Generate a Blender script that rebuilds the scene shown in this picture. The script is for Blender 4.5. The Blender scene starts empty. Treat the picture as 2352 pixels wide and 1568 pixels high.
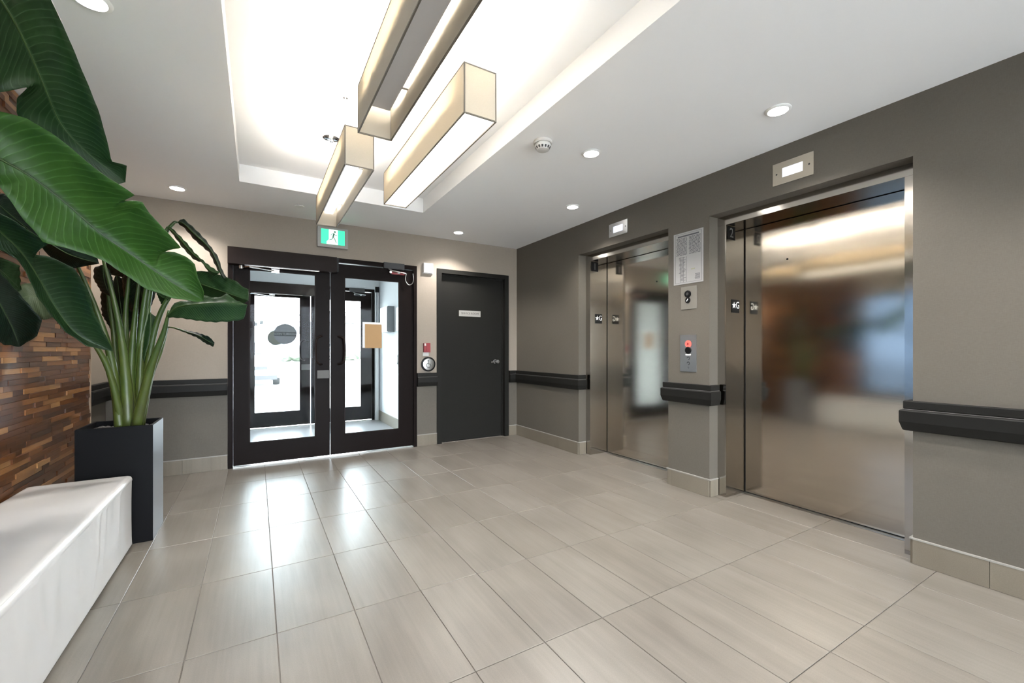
import bpy, bmesh, math, random
from mathutils import Vector, Matrix

# ------------------------------------------------------------------ scene, camera, world, light
S = bpy.context.scene
COL = S.collection
R = math.radians
cam_d = bpy.data.cameras.new('camera')
cam = bpy.data.objects.new('camera', cam_d)
COL.objects.link(cam)
S.camera = cam
cam.location = (0, 0, 1.15)
cam.rotation_euler = (R(90), 0, R(-30.845))
cam_d.sensor_width = 36
cam_d.lens = 982.63 / 2352 * 36
cam_d.shift_y = 20.17 / 2352
cam_d.clip_start = 0.02
cam_d.clip_end = 400

S.view_settings.view_transform = 'Standard'
S.view_settings.look = 'None'
S.view_settings.gamma = 1
S.view_settings.use_curve_mapping = False
S.view_settings.exposure = 2.68

W = bpy.data.worlds.new('daylight')
S.world = W
W.use_nodes = True
wn = W.node_tree
wn.nodes.clear()
wo = wn.nodes.new('ShaderNodeOutputWorld')
wb = wn.nodes.new('ShaderNodeBackground')
wb.inputs[0].default_value = (0.84, 0.92, 1.0, 1)
wb.inputs[1].default_value = 4.6
wn.links.new(wb.outputs[0], wo.inputs[0])

sun_d = bpy.data.lights.new('sun', 'SUN')
sun = bpy.data.objects.new('sun', sun_d)
COL.objects.link(sun)
sun_d.energy = 3.0
sun_d.angle = R(2)
sun_d.color = (1, .97, .92)
sun.rotation_euler = (R(42), 0, R(-18))      # from behind the camera, high, so only the street is hit

XR, YB, ZC, XL, YN = 3.046, 4.975, 2.529, -1.12, -2.6
ZT = 2.672                                      # tray ceiling
WARM = (1.0, .955, .89)

# ------------------------------------------------------------------ materials
MATS = {}
class NT:
    def __init__(s, name):
        s.m = bpy.data.materials.new(name); s.m.use_nodes = True
        s.t = s.m.node_tree; s.n = s.t.nodes
        s.p = s.n['Principled BSDF']; s.out = s.n['Material Output']
        MATS[name] = s.m
    def add(s, typ, ins=None, **kw):
        n = s.n.new(typ)
        for k, v in kw.items(): setattr(n, k, v)
        for k, v in (ins or {}).items(): s.set(n, k, v)
        return n
    def set(s, n, k, v):
        i = n.inputs[k]
        if hasattr(v, 'is_output'): s.t.links.new(v, i)
        else: i.default_value = v
    def pr(s, **kw):
        for k, v in kw.items(): s.set(s.p, k.replace('_', ' '), v)
    def ramp(s, fac, stops, mode='LINEAR'):
        n = s.add('ShaderNodeValToRGB', {'Fac': fac}); cr = n.color_ramp; cr.interpolation = mode
        while len(cr.elements) > 1: cr.elements.remove(cr.elements[-1])
        cr.elements[0].position = stops[0][0]; cr.elements[0].color = (*stops[0][1], 1)
        for q, c in stops[1:]:
            e = cr.elements.new(q); e.color = (*c, 1)
        return n.outputs[0]
    def math(s, op, a, b=0.0, c=0.0):
        n = s.add('ShaderNodeMath', {0: a, 1: b}, operation=op)
        if op == 'MULTIPLY_ADD': s.set(n, 2, c)
        return n.outputs[0]
    def mix(s, fac, a, b, blend='MIX'):
        n = s.add('ShaderNodeMix', data_type='RGBA', blend_type=blend)
        s.set(n, 0, fac); s.set(n, 6, a); s.set(n, 7, b)
        return n.outputs[2]
    def noise(s, vec, scale, detail=2, rough=.5):
        return s.add('ShaderNodeTexNoise', {'Vector': vec, 'Scale': scale, 'Detail': detail, 'Roughness': rough}).outputs['Fac']
    def mapped(s, vec, scale=(1, 1, 1), loc=(0, 0, 0)):
        return s.add('ShaderNodeMapping', {'Vector': vec, 'Scale': scale, 'Location': loc}).outputs[0]
    def pos(s): return s.add('ShaderNodeNewGeometry').outputs['Position']
    def bump(s, h, strength=.2, dist=.002):
        s.pr(Normal=s.add('ShaderNodeBump', {'Height': h, 'Strength': strength, 'Distance': dist}).outputs[0])

def rgb(c): return (*c, 1) if len(c) == 3 else c
def mat(name, col, rough=.5, metal=0, spec=.5, **kw):
    s = NT(name)
    s.pr(Base_Color=rgb(col), Roughness=rough, Metallic=metal)
    s.p.inputs['Specular IOR Level'].default_value = spec
    for k, v in kw.items(): s.set(s.p, k.replace('_', ' '), v)
    return s.m
def emit(name, col, strength, base=None):
    s = NT(name)
    s.pr(Base_Color=rgb(base or col), Emission_Color=rgb(col), Emission_Strength=strength, Roughness=.4)
    return s.m

mat('ceiling_paint', (.87, .87, .87), .9, spec=.2)
mat('white_paint', (.56, .58, .59), .8, spec=.3)
mat('white_plastic', (0.6, 0.585, 0.555), .45)
mat('white_trim', (.82, .82, .80), .5)
mat('metal_edge', (0.273, 0.26, 0.234), .45)
mat('lock_grey', (0.0845, 0.078, 0.0715), .5)
mat('black_plastic', (.004, .004, .0043), .45, spec=.2)
mat('charcoal_plastic', (0.0315, 0.0315, 0.0315), .5)
mat('grey_metal_box', (.22, .23, .25), .45)
mat('dark_gap', (.006, .006, .006), .8)
mat('chrome', (.75, .76, .78), .12, 1)
mat('satin_metal', (0.496, 0.488, 0.464), .3, 1)
mat('bronze_paint', (.0080, .0050, .0042), .42, spec=.06)
mat('bronze_paint_light', (.0140, .0092, .0078), .45, spec=.08)
mat('door_paint', (.0165, .0158, .0138), .55, spec=.08)
mat('door_frame_paint', (.0155, .0148, .013), .5, spec=.1)
mat('rail_vinyl', (.0120, .0115, .0100), .5, spec=.15)
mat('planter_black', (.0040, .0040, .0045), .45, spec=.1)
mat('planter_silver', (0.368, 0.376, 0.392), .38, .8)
mat('soil', (0.015, 0.012, 0.0096), .95)
mat('pebble', (0.036, 0.033, 0.03), .6)
mat('grout', (.20, .18, .16), .9)
mat('red_plastic', (0.252, 0.024, 0.03), .35)
mat('tan_card', (0.39, 0.234, 0.104), .7)
mat('paper', (.80, .80, .80), .7)
mat('notice_paper', (.34, .33, .32), .6)
mat('notice_print', (.08, .08, .09), .7)
mat('notice_mark', (.30, .30, .20), .7)
mat('sign_plate', (0.338, 0.325, 0.299), .45)
mat('sign_text', (.06, .05, .05), .5)
mat('plaque_white', (.85, .85, .83), .5)
mat('plaque_grey', (0.112, 0.105, 0.098), .5)
mat('wire_steel', (.6, .6, .6), .3, 1)
mat('shade_edge', (0.12, 0.102, 0.078), .6)
mat('channel_grey', (0.576, 0.56, 0.56), .5)
mat('bench_plinth', (.10, .10, .11), .5)
mat('exit_case', (0.325, 0.312, 0.2925), .5)
mat('car_paint', (.75, .76, .78), .25, .1)
mat('car_dark', (.012, .012, .014), .5)
mat('car_glass', (.05, .06, .07), .08)
mat('car_lamp', (.7, .7, .72), .1)
mat('tyre', (.02, .02, .02), .8)
mat('siding_pale', (.62, .62, .60), .8)
mat('siding_grey', (.13, .13, .14), .8)
mat('roof_shingle', (.05, .048, .048), .9)
mat('house_window', (.03, .035, .04), .4)
mat('asphalt', (.42, .42, .41), .9)
mat('hedge', (.06, .075, .05), .9)
mat('decal_grey', (.10, .10, .105), .5, spec=.1)
mat('decal_olive', (.085, .085, .06), .5, spec=.1)
mat('decal_band', (.022, .022, .023), .5, spec=.1)
mat('decal_text', (.17, .17, .175), .5, spec=.1)
mat('floor_vest', (0.27, 0.27, 0.27), .3)
mat('window_frame', (.05, .05, .05), .4)

emit('dome_glow', (.95, .98, 1), .6)
emit('lamp_disc', (1, .97, .92), 7)
emit('tube_cool', (.92, .95, 1.0), .32)
emit('tube_warm', WARM, 14)
emit('diffuser_white', (1, .96, .88), 1.0)
emit('display_glow', (.72, .84, 1.0), .2)
emit('exit_green', (.04, .75, .36), .17)
emit('exit_white', (.80, 1.0, .92), .2)
emit('button_red', (.9, .10, .08), .12)
mat('exit_figure', (.03, .22, .13), .6)

def wallpaper(name, c, c2):
    s = NT(name); p = s.pos()
    h = s.noise(s.mapped(p, (60, 60, 900)), 1, 2)
    v = s.noise(s.mapped(p, (500, 500, 40)), 1, 2)
    w = s.math('MULTIPLY_ADD', h, .6, s.math('MULTIPLY', v, .4))
    big = s.noise(s.mapped(p, (2, 2, 2)), 1, 2)
    f = s.math('MULTIPLY_ADD', w, .85, s.math('MULTIPLY', big, .15))
    s.pr(Base_Color=s.ramp(f, [(.32, c), (.68, c2)]), Roughness=.62)
    s.p.inputs['Specular IOR Level'].default_value = .35
    s.bump(w, .12, .001)
wallpaper('wallpaper_taupe', (0.09126, 0.07937, 0.06285), (0.1198, 0.1051, 0.08552))
wallpaper('wallpaper_beige', (0.2591, 0.2168, 0.1747), (0.3003, 0.2534, 0.207))

def tile_mat(name, a, b, c, rough):
    s = NT(name); p = s.pos()
    oi = s.add('ShaderNodeObjectInfo').outputs['Random']
    off = s.add('ShaderNodeCombineXYZ', {0: s.math('MULTIPLY', oi, 37.0), 1: s.math('MULTIPLY', oi, 91.0), 2: 0.0}).outputs[0]
    q = s.add('ShaderNodeVectorMath', {0: p, 1: off}, operation='ADD').outputs[0]
    grain = s.noise(q, 240, 2, .6)
    st = s.noise(s.mapped(q, (15, .9, 1)), 1, 4, .55)
    fine = s.noise(s.mapped(q, (75, 2.6, 1)), 1, 3, .5)
    blot = s.noise(s.mapped(q, (5, 2.2, 1)), 1, 3)
    f = s.math('MULTIPLY_ADD', grain, .22, s.math('MULTIPLY_ADD', st, .27, s.math('MULTIPLY_ADD', fine, .17, s.math('MULTIPLY', blot, .34))))
    col = s.ramp(f, [(.34, a), (.5, b), (.66, c)])
    col = s.mix(s.math('MULTIPLY', oi, .14), col, (.5, .44, .36, 1), 'MULTIPLY')
    s.pr(Base_Color=col, Roughness=s.math('MULTIPLY_ADD', blot, .06, rough - .03))
    s.bump(fine, .03, .0006)
tile_mat('tile_greige', (0.1302, 0.1148, 0.0963), (0.1762, 0.1569, 0.1341), (0.2183, 0.1961, 0.1701), .33)
tile_mat('tile_base', (0.1364, 0.1138, 0.0837), (0.1773, 0.1518, 0.1144), (0.2114, 0.1802, 0.1395), .42)

s = NT('walnut_strip'); p = s.pos()
oi = s.add('ShaderNodeObjectInfo').outputs['Random']
ri = s.add('ShaderNodeNewGeometry').outputs['Random Per Island']
rr = s.math('FRACT', s.math('MULTIPLY_ADD', oi, 7.31, s.math('MULTIPLY', ri, 3.7)))
off = s.add('ShaderNodeCombineXYZ', {0: 0.0, 1: s.math('MULTIPLY', rr, 53.0), 2: s.math('MULTIPLY', rr, 17.0)}).outputs[0]
q = s.add('ShaderNodeVectorMath', {0: p, 1: off}, operation='ADD').outputs[0]
g = s.noise(s.mapped(q, (5, 7, 130)), 1, 4, .6)
base = s.ramp(rr, [(0, (0.05625, 0.01755, 0.0045)), (.25, (0.09563, 0.02925, 0.00675)), (.5, (0.135, 0.04388, 0.00975)), (.72, (0.18, 0.0624, 0.01425)), (.80, (0.2812, 0.1121, 0.03)), (.9, (0.405, 0.195, 0.06375)), (1, (0.45, 0.234, 0.0825))])
s.pr(Base_Color=s.mix(s.math('MULTIPLY', g, .75), base, (.35, .27, .2, 1), 'MULTIPLY'), Roughness=s.math('MULTIPLY_ADD', g, .16, .26), Coat_Weight=.2, Coat_Roughness=.30)
s.bump(g, .15, .001)
mat('walnut_back', (.03, .014, .007), .8)
mat('oak_edge', (0.3575, 0.26, 0.1755), .5)

def steel(name, col, rough, aniso):
    s = NT(name); p = s.pos()
    n = s.noise(s.mapped(p, (3, 3, 700)), 1, 3)
    n2 = s.noise(s.mapped(p, (.8, .8, 3)), 1, 2)
    s.pr(Base_Color=rgb(col), Metallic=1.0, Roughness=s.math('MULTIPLY_ADD', n, .05, rough), Anisotropic=aniso)
    tg = s.add('ShaderNodeTangent', direction_type='UV_MAP')
    s.set(s.p, 'Tangent', tg.outputs[0])
    s.bump(s.math('MULTIPLY_ADD', n2, .6, s.math('MULTIPLY', n, .02)), .05, .02)
steel('steel_brushed', (0.5544, 0.5036, 0.4343), .085, .45)
steel('steel_jamb', (0.4505, 0.425, 0.3867), .10, .4)
steel('steel_plate', (0.51, 0.51, 0.51), .30, .5)
mat('steel_champagne', (0.528, 0.48, 0.4), .38, .85)
mat('plate_taupe', (0.216, 0.201, 0.174), .4, .3)

s = NT('shade_fabric')
weave = s.noise(s.mapped(s.pos(), (700, 700, 700)), 1, 1)
s.n.remove(s.p)
col = s.ramp(weave, [(.3, (0.4225, 0.3911, 0.3326)), (.7, (0.4765, 0.445, 0.3866))])
d1 = s.add('ShaderNodeBsdfDiffuse', {'Color': col}); d2 = s.add('ShaderNodeBsdfTranslucent', {'Color': (.80, .72, .58, 1)})
mx = s.add('ShaderNodeMixShader', {0: .27, 1: d1.outputs[0], 2: d2.outputs[0]})
s.set(s.out, 'Surface', mx.outputs[0])

s = NT('clear_glass')
s.n.remove(s.p)
fr = s.add('ShaderNodeFresnel', {'IOR': 1.13})
tr = s.add('ShaderNodeBsdfTransparent', {'Color': (.95, .97, .97, 1)}); gl = s.add('ShaderNodeBsdfGlossy', {'Roughness': .02})
mx = s.add('ShaderNodeMixShader', {0: fr.outputs[0], 1: tr.outputs[0], 2: gl.outputs[0]})
s.set(s.out, 'Surface', mx.outputs[0])

for nm, tc in (('tinted_glass', (.17, .205, .25, 1)), ('grey_glass', (.88, .89, .90, 1))):
  s = NT(nm)
  s.n.remove(s.p)
  fr = s.add('ShaderNodeFresnel', {'IOR': 1.45})
  tr = s.add('ShaderNodeBsdfTransparent', {'Color': tc}); gl = s.add('ShaderNodeBsdfGlossy', {'Roughness': .02})
  mx = s.add('ShaderNodeMixShader', {0: fr.outputs[0], 1: tr.outputs[0], 2: gl.outputs[0]})
  s.set(s.out, 'Surface', mx.outputs[0])

def leather(name, c1, c2):
    s = NT(name); p = s.pos()
    gr = s.noise(p, 420, 2)
    s.pr(Base_Color=s.ramp(s.noise(p, 3, 2), [(.3, c1), (.7, c2)]), Roughness=.36)
    s.bump(gr, .06, .001)
leather('bench_leather', (0.56, 0.5432, 0.5208), (0.616, 0.5992, 0.5824))

def leafmat(name, c1, c2, rough=.33, trans=.25, ribdark=False):
    s = NT(name)
    uv = s.add('ShaderNodeUVMap').outputs[0]
    sx = s.add('ShaderNodeSeparateXYZ', {0: uv})
    u, v = sx.outputs[0], sx.outputs[1]           # u along the midrib, v 0 at the midrib, 1 at the edge
    ph = s.math('MULTIPLY_ADD', u, 34.0, s.math('MULTIPLY', v, -5.0))
    wob = s.noise(s.mapped(s.pos(), (9, 9, 9)), 1, 2)
    vein = s.math('PINGPONG', s.math('MULTIPLY_ADD', wob, 1.2, ph), .5)
    vmask = s.ramp(vein, [(0, (1, 1, 1)), (.10, (.15, .15, .15)), (.22, (0, 0, 0))])
    rib = s.ramp(v, [(0, (1, 1, 1)), (.035, (.7, .7, .7)), (.06, (0, 0, 0))])
    col = s.ramp(s.noise(s.pos(), 11, 3), [(.3, c1), (.7, c2)])
    lite = tuple(min(1, x * 1.7 + .02) for x in c2)
    col = s.mix(s.math('MULTIPLY', vmask, .45), col, rgb(lite))
    col = s.mix(s.math('MULTIPLY', rib, .7), col, rgb(tuple(x * .45 for x in c1) if ribdark else lite))
    s.pr(Base_Color=col, Roughness=rough + .10)
    s.p.inputs['Specular IOR Level'].default_value = .32
    s.bump(s.math('SUBTRACT', s.math('MULTIPLY', vmask, .5), s.math('MULTIPLY', vein, .8)), .25, .004)
    t = s.add('ShaderNodeBsdfTranslucent', {'Color': s.mix(.5, col, rgb(tuple(min(1, x * 1.6) for x in c2)))})
    mx = s.add('ShaderNodeMixShader', {0: trans, 1: s.p.outputs[0], 2: t.outputs[0]})
    s.set(s.out, 'Surface', mx.outputs[0])
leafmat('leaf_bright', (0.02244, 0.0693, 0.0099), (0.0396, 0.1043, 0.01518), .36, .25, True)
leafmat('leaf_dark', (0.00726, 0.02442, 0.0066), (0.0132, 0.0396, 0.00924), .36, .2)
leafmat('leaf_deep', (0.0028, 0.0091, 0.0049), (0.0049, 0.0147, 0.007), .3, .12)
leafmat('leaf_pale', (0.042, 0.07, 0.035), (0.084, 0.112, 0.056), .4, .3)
s = NT('stem_green'); p = s.pos()
sz = s.add('ShaderNodeSeparateXYZ', {0: p}).outputs[2]
f = s.math('MULTIPLY_ADD', s.noise(s.mapped(p, (30, 30, 5)), 1, 3), .5, s.math('MULTIPLY', sz, .45))
s.pr(Base_Color=s.ramp(f, [(.45, (0.02925, 0.02925, 0.0091)), (.65, (0.05525, 0.078, 0.013)), (.85, (0.0273, 0.0572, 0.0117))]), Roughness=.4)

# ------------------------------------------------------------------ geometry helpers
WL = {}
def V(*a): return Vector(a)
def wloc(o): return WL.get(o.name, Vector((0, 0, 0))) if o else Vector((0, 0, 0))
def box(bm, x0, x1, y0, y1, z0, z1, bev=0, seg=1):
    vs = [bm.verts.new(c) for c in ((x0, y0, z0), (x1, y0, z0), (x1, y1, z0), (x0, y1, z0), (x0, y0, z1), (x1, y0, z1), (x1, y1, z1), (x0, y1, z1))]
    fs = [bm.faces.new([vs[i] for i in q]) for q in ((3, 2, 1, 0), (4, 5, 6, 7), (0, 1, 5, 4), (1, 2, 6, 5), (2, 3, 7, 6), (3, 0, 4, 7))]
    if bev:
        es = list({e for f in fs for e in f.edges})
        bmesh.ops.bevel(bm, geom=es, offset=bev, segments=seg, profile=.5, affect='EDGES')
    return fs
def boxes(*bs):
    bm = bmesh.new()
    for b in bs: box(bm, *b)
    return bm
def lathe(bm, prof, c, axis='Z', n=32):
    """prof: list of (radius, height along axis); axis may be Z, -Y, -X"""
    rings = []
    for r, h in prof:
        ring = []
        for k in range(n):
            a = 2 * math.pi * k / n; ca, sa = math.cos(a) * r, math.sin(a) * r
            p = {'Z': (ca, sa, h), '-Z': (ca, -sa, -h), '-Y': (ca, -h, sa), '-X': (-h, -ca, sa), 'Y': (-ca, h, sa), 'X': (h, ca, sa)}[axis]
            ring.append(bm.verts.new(Vector(p) + Vector(c)))
        rings.append(ring)
    for a, b in zip(rings, rings[1:]):
        for k in range(n):
            bm.faces.new((a[k], a[(k + 1) % n], b[(k + 1) % n], b[k]))
    bm.faces.new(rings[0][::-1]); bm.faces.new(rings[-1])
def lathed(prof, c, axis='Z', n=32):
    bm = bmesh.new(); lathe(bm, prof, c, axis, n); return bm
def tube(bm, pts, r0, r1=None, n=8):
    pts = [Vector(p) for p in pts]; r1 = r0 if r1 is None else r1
    rings = []; N = len(pts); up = None
    for i, p in enumerate(pts):
        t = (pts[min(i + 1, N - 1)] - pts[max(i - 1, 0)]).normalized()
        if up is None:
            up = t.orthogonal().normalized()
        up = (up - t * up.dot(t)).normalized(); sd = t.cross(up)
        r = r0 + (r1 - r0) * i / (N - 1)
        rings.append([bm.verts.new(p + (up * math.cos(2 * math.pi * k / n) + sd * math.sin(2 * math.pi * k / n)) * r) for k in range(n)])
    for a, b in zip(rings, rings[1:]):
        for k in range(n): bm.faces.new((a[k], a[(k + 1) % n], b[(k + 1) % n], b[k]))
    bm.faces.new(rings[0][::-1]); bm.faces.new(rings[-1])
def tubed(pts, r0, r1=None, n=8):
    bm = bmesh.new(); tube(bm, pts, r0, r1, n); return bm
def smoothpath(pts, n=16):
    pts = [Vector(p) for p in pts]; out = []
    P = [pts[0] * 2 - pts[1]] + pts + [pts[-1] * 2 - pts[-2]]
    segs = len(pts) - 1; per = max(2, n // segs)
    for i in range(segs):
        a, b, c, d = P[i:i + 4]
        for k in range(per):
            t = k / per
            out.append(.5 * ((2 * b) + (c - a) * t + (2 * a - 5 * b + 4 * c - d) * t * t + (3 * b - a - 3 * c + d) * t ** 3))
    out.append(pts[-1]); return out
def poly(bm, pts, dirv, th):
    """extruded flat polygon"""
    a = [bm.verts.new(p) for p in pts]; b = [bm.verts.new(Vector(p) + Vector(dirv) * th) for p in pts]
    bm.faces.new(a); bm.faces.new(b[::-1])
    for i in range(len(a)): bm.faces.new((a[i], b[i], b[(i + 1) % len(a)], a[(i + 1) % len(a)]))
def uvbox(me):
    """u runs level, v runs up, for brushed metal"""
    if not me.uv_layers: me.uv_layers.new(name='UVMap')
    uvl = me.uv_layers[0].data
    for p in me.polygons:
        ax = max(range(3), key=lambda i: abs(p.normal[i]))
        for li in p.loop_indices:
            c = me.vertices[me.loops[li].vertex_index].co
            uvl[li].uv = {0: (c.y, c.z), 1: (c.x, c.z), 2: (c.y, c.x)}[ax]
def obj(name, bm, m, parent=None, origin=None, smooth=False, uv=False):
    if isinstance(bm, bmesh.types.BMesh):
        bmesh.ops.recalc_face_normals(bm, faces=bm.faces)
        me = bpy.data.meshes.new(name); bm.to_mesh(me); bm.free()
    else: me = bm
    og = Vector(origin) if origin else wloc(parent)
    me.transform(Matrix.Translation(-og))
    if smooth: me.shade_smooth() if smooth is True else me.set_sharp_from_angle(angle=R(smooth))
    if uv: uvbox(me)
    for mm in (m if isinstance(m, (list, tuple)) else [m]): me.materials.append(MATS[mm])
    o = bpy.data.objects.new(name, me); COL.objects.link(o)
    WL[o.name] = og
    if parent: o.parent = parent; o.location = og - wloc(parent)
    else: o.location = og
    return o
def thing(name, loc, label, cat, group=None, kind=None):
    o = bpy.data.objects.new(name, None); COL.objects.link(o)
    o.empty_display_size = .05; o.location = loc; WL[o.name] = Vector(loc)
    return tag(o, label, cat, group, kind)
def tag(o, label, cat=None, group=None, kind=None):
    o['label'] = label
    if cat: o['category'] = cat
    if group: o['group'] = group
    if kind: o['kind'] = kind
    return o
def struct(name, bm, m, label, cat, **kw): return tag(obj(name, bm, m, **kw), label, cat, kind='structure')
def sweep(path, prof, open_left=True):
    """prof (offset, z) swept along XY path with mitred corners; offset to the left of the path direction"""
    bm = bmesh.new(); P = [Vector((x, y)) for x, y in path]; n = len(P); rings = []
    for i in range(n):
        ns = []
        if i: d = (P[i] - P[i - 1]).normalized(); ns.append(Vector((-d.y, d.x)))
        if i < n - 1: d = (P[i + 1] - P[i]).normalized(); ns.append(Vector((-d.y, d.x)))
        nn = sum(ns, Vector((0, 0)))
        nn = nn / max(1e-6, nn.dot(ns[0])) if len(ns) > 1 else nn
        rings.append([bm.verts.new((P[i].x + nn.x * o, P[i].y + nn.y * o, z)) for o, z in prof])
    for a, b in zip(rings, rings[1:]):
        for k in range(len(prof)): bm.faces.new((a[k], a[(k + 1) % len(prof)], b[(k + 1) % len(prof)], b[k]))
    bm.faces.new(rings[0][::-1]); bm.faces.new(rings[-1])
    return bm
def text(name, s_, size, loc, face, m, parent, ext=.0006, align='CENTER', sx=1.0):
    c = bpy.data.curves.new('t', 'FONT'); c.body = s_; c.size = size; c.extrude = ext
    c.align_x = align; c.align_y = 'CENTER'; c.resolution_u = 3
    to = bpy.data.objects.new('t', c); COL.objects.link(to)
    dg = bpy.context.evaluated_depsgraph_get()
    me = bpy.data.meshes.new_from_object(to.evaluated_get(dg))
    bpy.data.objects.remove(to); bpy.data.curves.remove(c)
    rot = {'-Y': Matrix(((1, 0, 0), (0, 0, -1), (0, 1, 0))), '-X': Matrix(((0, 0, -1), (-1, 0, 0), (0, 1, 0)))}[face].to_4x4()
    me.transform(Matrix.Translation(Vector(loc)) @ rot @ Matrix.Diagonal((sx, 1, 1, 1)))
    me.materials.clear()
    return obj(name, me, m, parent)
rnd = random.Random(7)

# ------------------------------------------------------------------ floor
fl = struct('floor', boxes((XL - .2, 3.6, YN - .1, 5.06, -.06, -.004), (1.75, 3.6, 5.06, 5.2, -.06, -.004)), 'grout', 'greige rectangular porcelain tile lobby floor', 'floor')
tile_meshes = {}
def tile_mesh(w, l):
    k = (round(w, 3), round(l, 3))
    if k not in tile_meshes:
        bm = bmesh.new(); c = .0012
        a = [bm.verts.new((x, y, -.004)) for x, y in ((0, 0), (w, 0), (w, l), (0, l))]
        b = [bm.verts.new((x, y, -c)) for x, y in ((0, 0), (w, 0), (w, l), (0, l))]
        d = [bm.verts.new((x, y, 0)) for x, y in ((c, c), (w - c, c), (w - c, l - c), (c, l - c))]
        for p, q in ((a, b), (b, d)):
            for i in range(4): bm.faces.new((p[i], p[(i + 1) % 4], q[(i + 1) % 4], q[i]))
        bm.faces.new(d)
        me = bpy.data.meshes.new('floor_tile'); bm.to_mesh(me); bm.free()
        me.materials.append(MATS['tile_greige']); tile_meshes[k] = me
    return tile_meshes[k]
TW, TL, GAP = .3015, .6023, .003
xs = [XL] + [.071 + TW * k for k in range(-3, 12)] + [3.40]
ys = [YN] + [1.984 + TL * k for k in range(-7, 5)] + [YB + .01]
xs = [x for x in xs if XL <= x <= 3.40]; ys = [y for y in ys if YN <= y <= YB + .01]
for xa, xb in zip(xs, xs[1:]):
    for ya, yb in zip(ys, ys[1:]):
        if xb - xa < .02 or yb - ya < .02: continue
        o = bpy.data.objects.new('floor_tile', tile_mesh(xb - xa - GAP, yb - ya - GAP)); COL.objects.link(o)
        o.parent = fl; o.location = (xa + GAP / 2, ya + GAP / 2, 0)

# ------------------------------------------------------------------ walls
E2 = (.874, 2.084); E1 = (2.474, 3.67); ZO = 2.2
bm = boxes((XR, 3.6, YN, E2[0], 0, ZC), (XR, 3.6, E2[1], E1[0], 0, ZC), (XR, 3.6, E1[1], YB, 0, ZC),
           (XR, 3.6, E2[0], E2[1], ZO, ZC), (XR, 3.6, E1[0], E1[1], ZO, ZC),
           (3.45, 3.6, E2[0], E2[1], 0, ZO), (3.45, 3.6, E1[0], E1[1], 0, ZO))  # last two: unseen backing behind the elevator doors, added to block light
struct('wall_right', bm, 'wallpaper_taupe', 'taupe woven wallpaper wall holding the two elevators', 'wall')

def two_tone(name, segs, label, zs=.80):
    bm = bmesh.new(); low = []
    for (x0, x1, y0, y1, z0, z1) in segs:
        if z0 < zs < z1:
            low += box(bm, x0, x1, y0, y1, z0, zs); box(bm, x0, x1, y0, y1, zs, z1)
        elif z1 <= zs: low += box(bm, x0, x1, y0, y1, z0, z1)
        else: box(bm, x0, x1, y0, y1, z0, z1)
    for f in low: f.material_index = 1
    return struct(name, bm, ['wallpaper_beige', 'wallpaper_taupe'], label, 'wall')
DX0, DX1, DZ = -.24, 1.645, 2.155
SX0, SX1 = 1.896, 2.916
two_tone('wall_back', [(XL, DX0, YB, 5.12, 0, ZC), (DX1, SX0, YB, 5.12, 0, ZC), (SX1, XR, YB, 5.12, 0, ZC),
                       (DX0, DX1, YB, 5.12, DZ, ZC), (SX0, SX1, YB, 5.12, DZ, ZC)], 'beige over taupe end wall around the glazed entrance doors')
WY0, WY1, WZ0, WZ1 = .95, 2.88, .50, 1.98
two_tone('wall_left', [(XL - .2, XL, YN, WY0, 0, ZC), (XL - .2, XL, WY1, 5.12, 0, ZC), (XL - .2, XL, WY0, WY1, 0, WZ0), (XL - .2, XL, WY0, WY1, WZ1, ZC)], 'beige side wall behind the bench and walnut cladding')
GX0, GX1, GZ0, GZ1 = -.95, 2.9, .12, 2.36
two_tone('wall_near', [(XL - .2, GX0, YN - .15, YN, 0, ZC), (GX1, 3.6, YN - .15, YN, 0, ZC), (GX0, GX1, YN - .15, YN, 0, GZ0), (GX0, GX1, YN - .15, YN, GZ1, ZC)], 'beige over taupe wall with added daylight openings behind the viewer')
bm = bmesh.new(); mull = [GX0, GX0 + .96, GX0 + 1.92, GX0 + 2.89, GX1 - .05]
for x in mull: box(bm, x, x + .05, YN - .11, YN - .04, GZ0, GZ1)
for z in (GZ0, GZ1 - .05): box(bm, GX0 + .05, GX1 - .05, YN - .11, YN - .04, z, z + .05)
w2 = struct('added_window', bm, 'window_frame', 'added dark framed glazing, unseen behind the viewer, to brighten the lobby', 'window')  # glazing added out of view so daylight lifts the ceiling and room
for xa, xb in zip(mull, mull[1:]): obj('window_pane', boxes((xa + .05, xb, YN - .078, YN - .072, GZ0 + .05, GZ1 - .05)), 'grey_glass', w2)
bm = boxes((SX0 - .05, SX1 + .05, 5.12, 5.2, 0, 2.3)); struct('wall_closet', bm, 'charcoal_plastic', 'dark wall behind the closed charcoal door', 'wall')
# window in the left wall (daylight)
bm = bmesh.new()
for b in ((XL - .12, XL - .06, WY0, WY1, WZ0, WZ0 + .05), (XL - .12, XL - .06, WY0, WY1, WZ1 - .05, WZ1), (XL - .12, XL - .06, WY0, WY0 + .05, WZ0, WZ1), (XL - .12, XL - .06, WY1 - .05, WY1, WZ0, WZ1), (XL - .12, XL - .06, 1.89, 1.94, WZ0, WZ1)):
    box(bm, *b)
wf = struct('window_1', bm, 'window_frame', 'dark framed window in the side wall beside the bench', 'window')
obj('window_pane', boxes((XL - .094, XL - .088, WY0 + .05, 1.89, WZ0 + .05, WZ1 - .05)), 'tinted_glass', wf)
obj('window_pane', boxes((XL - .094, XL - .088, 1.94, WY1 - .05, WZ0 + .05, WZ1 - .05)), 'tinted_glass', wf)

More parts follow.
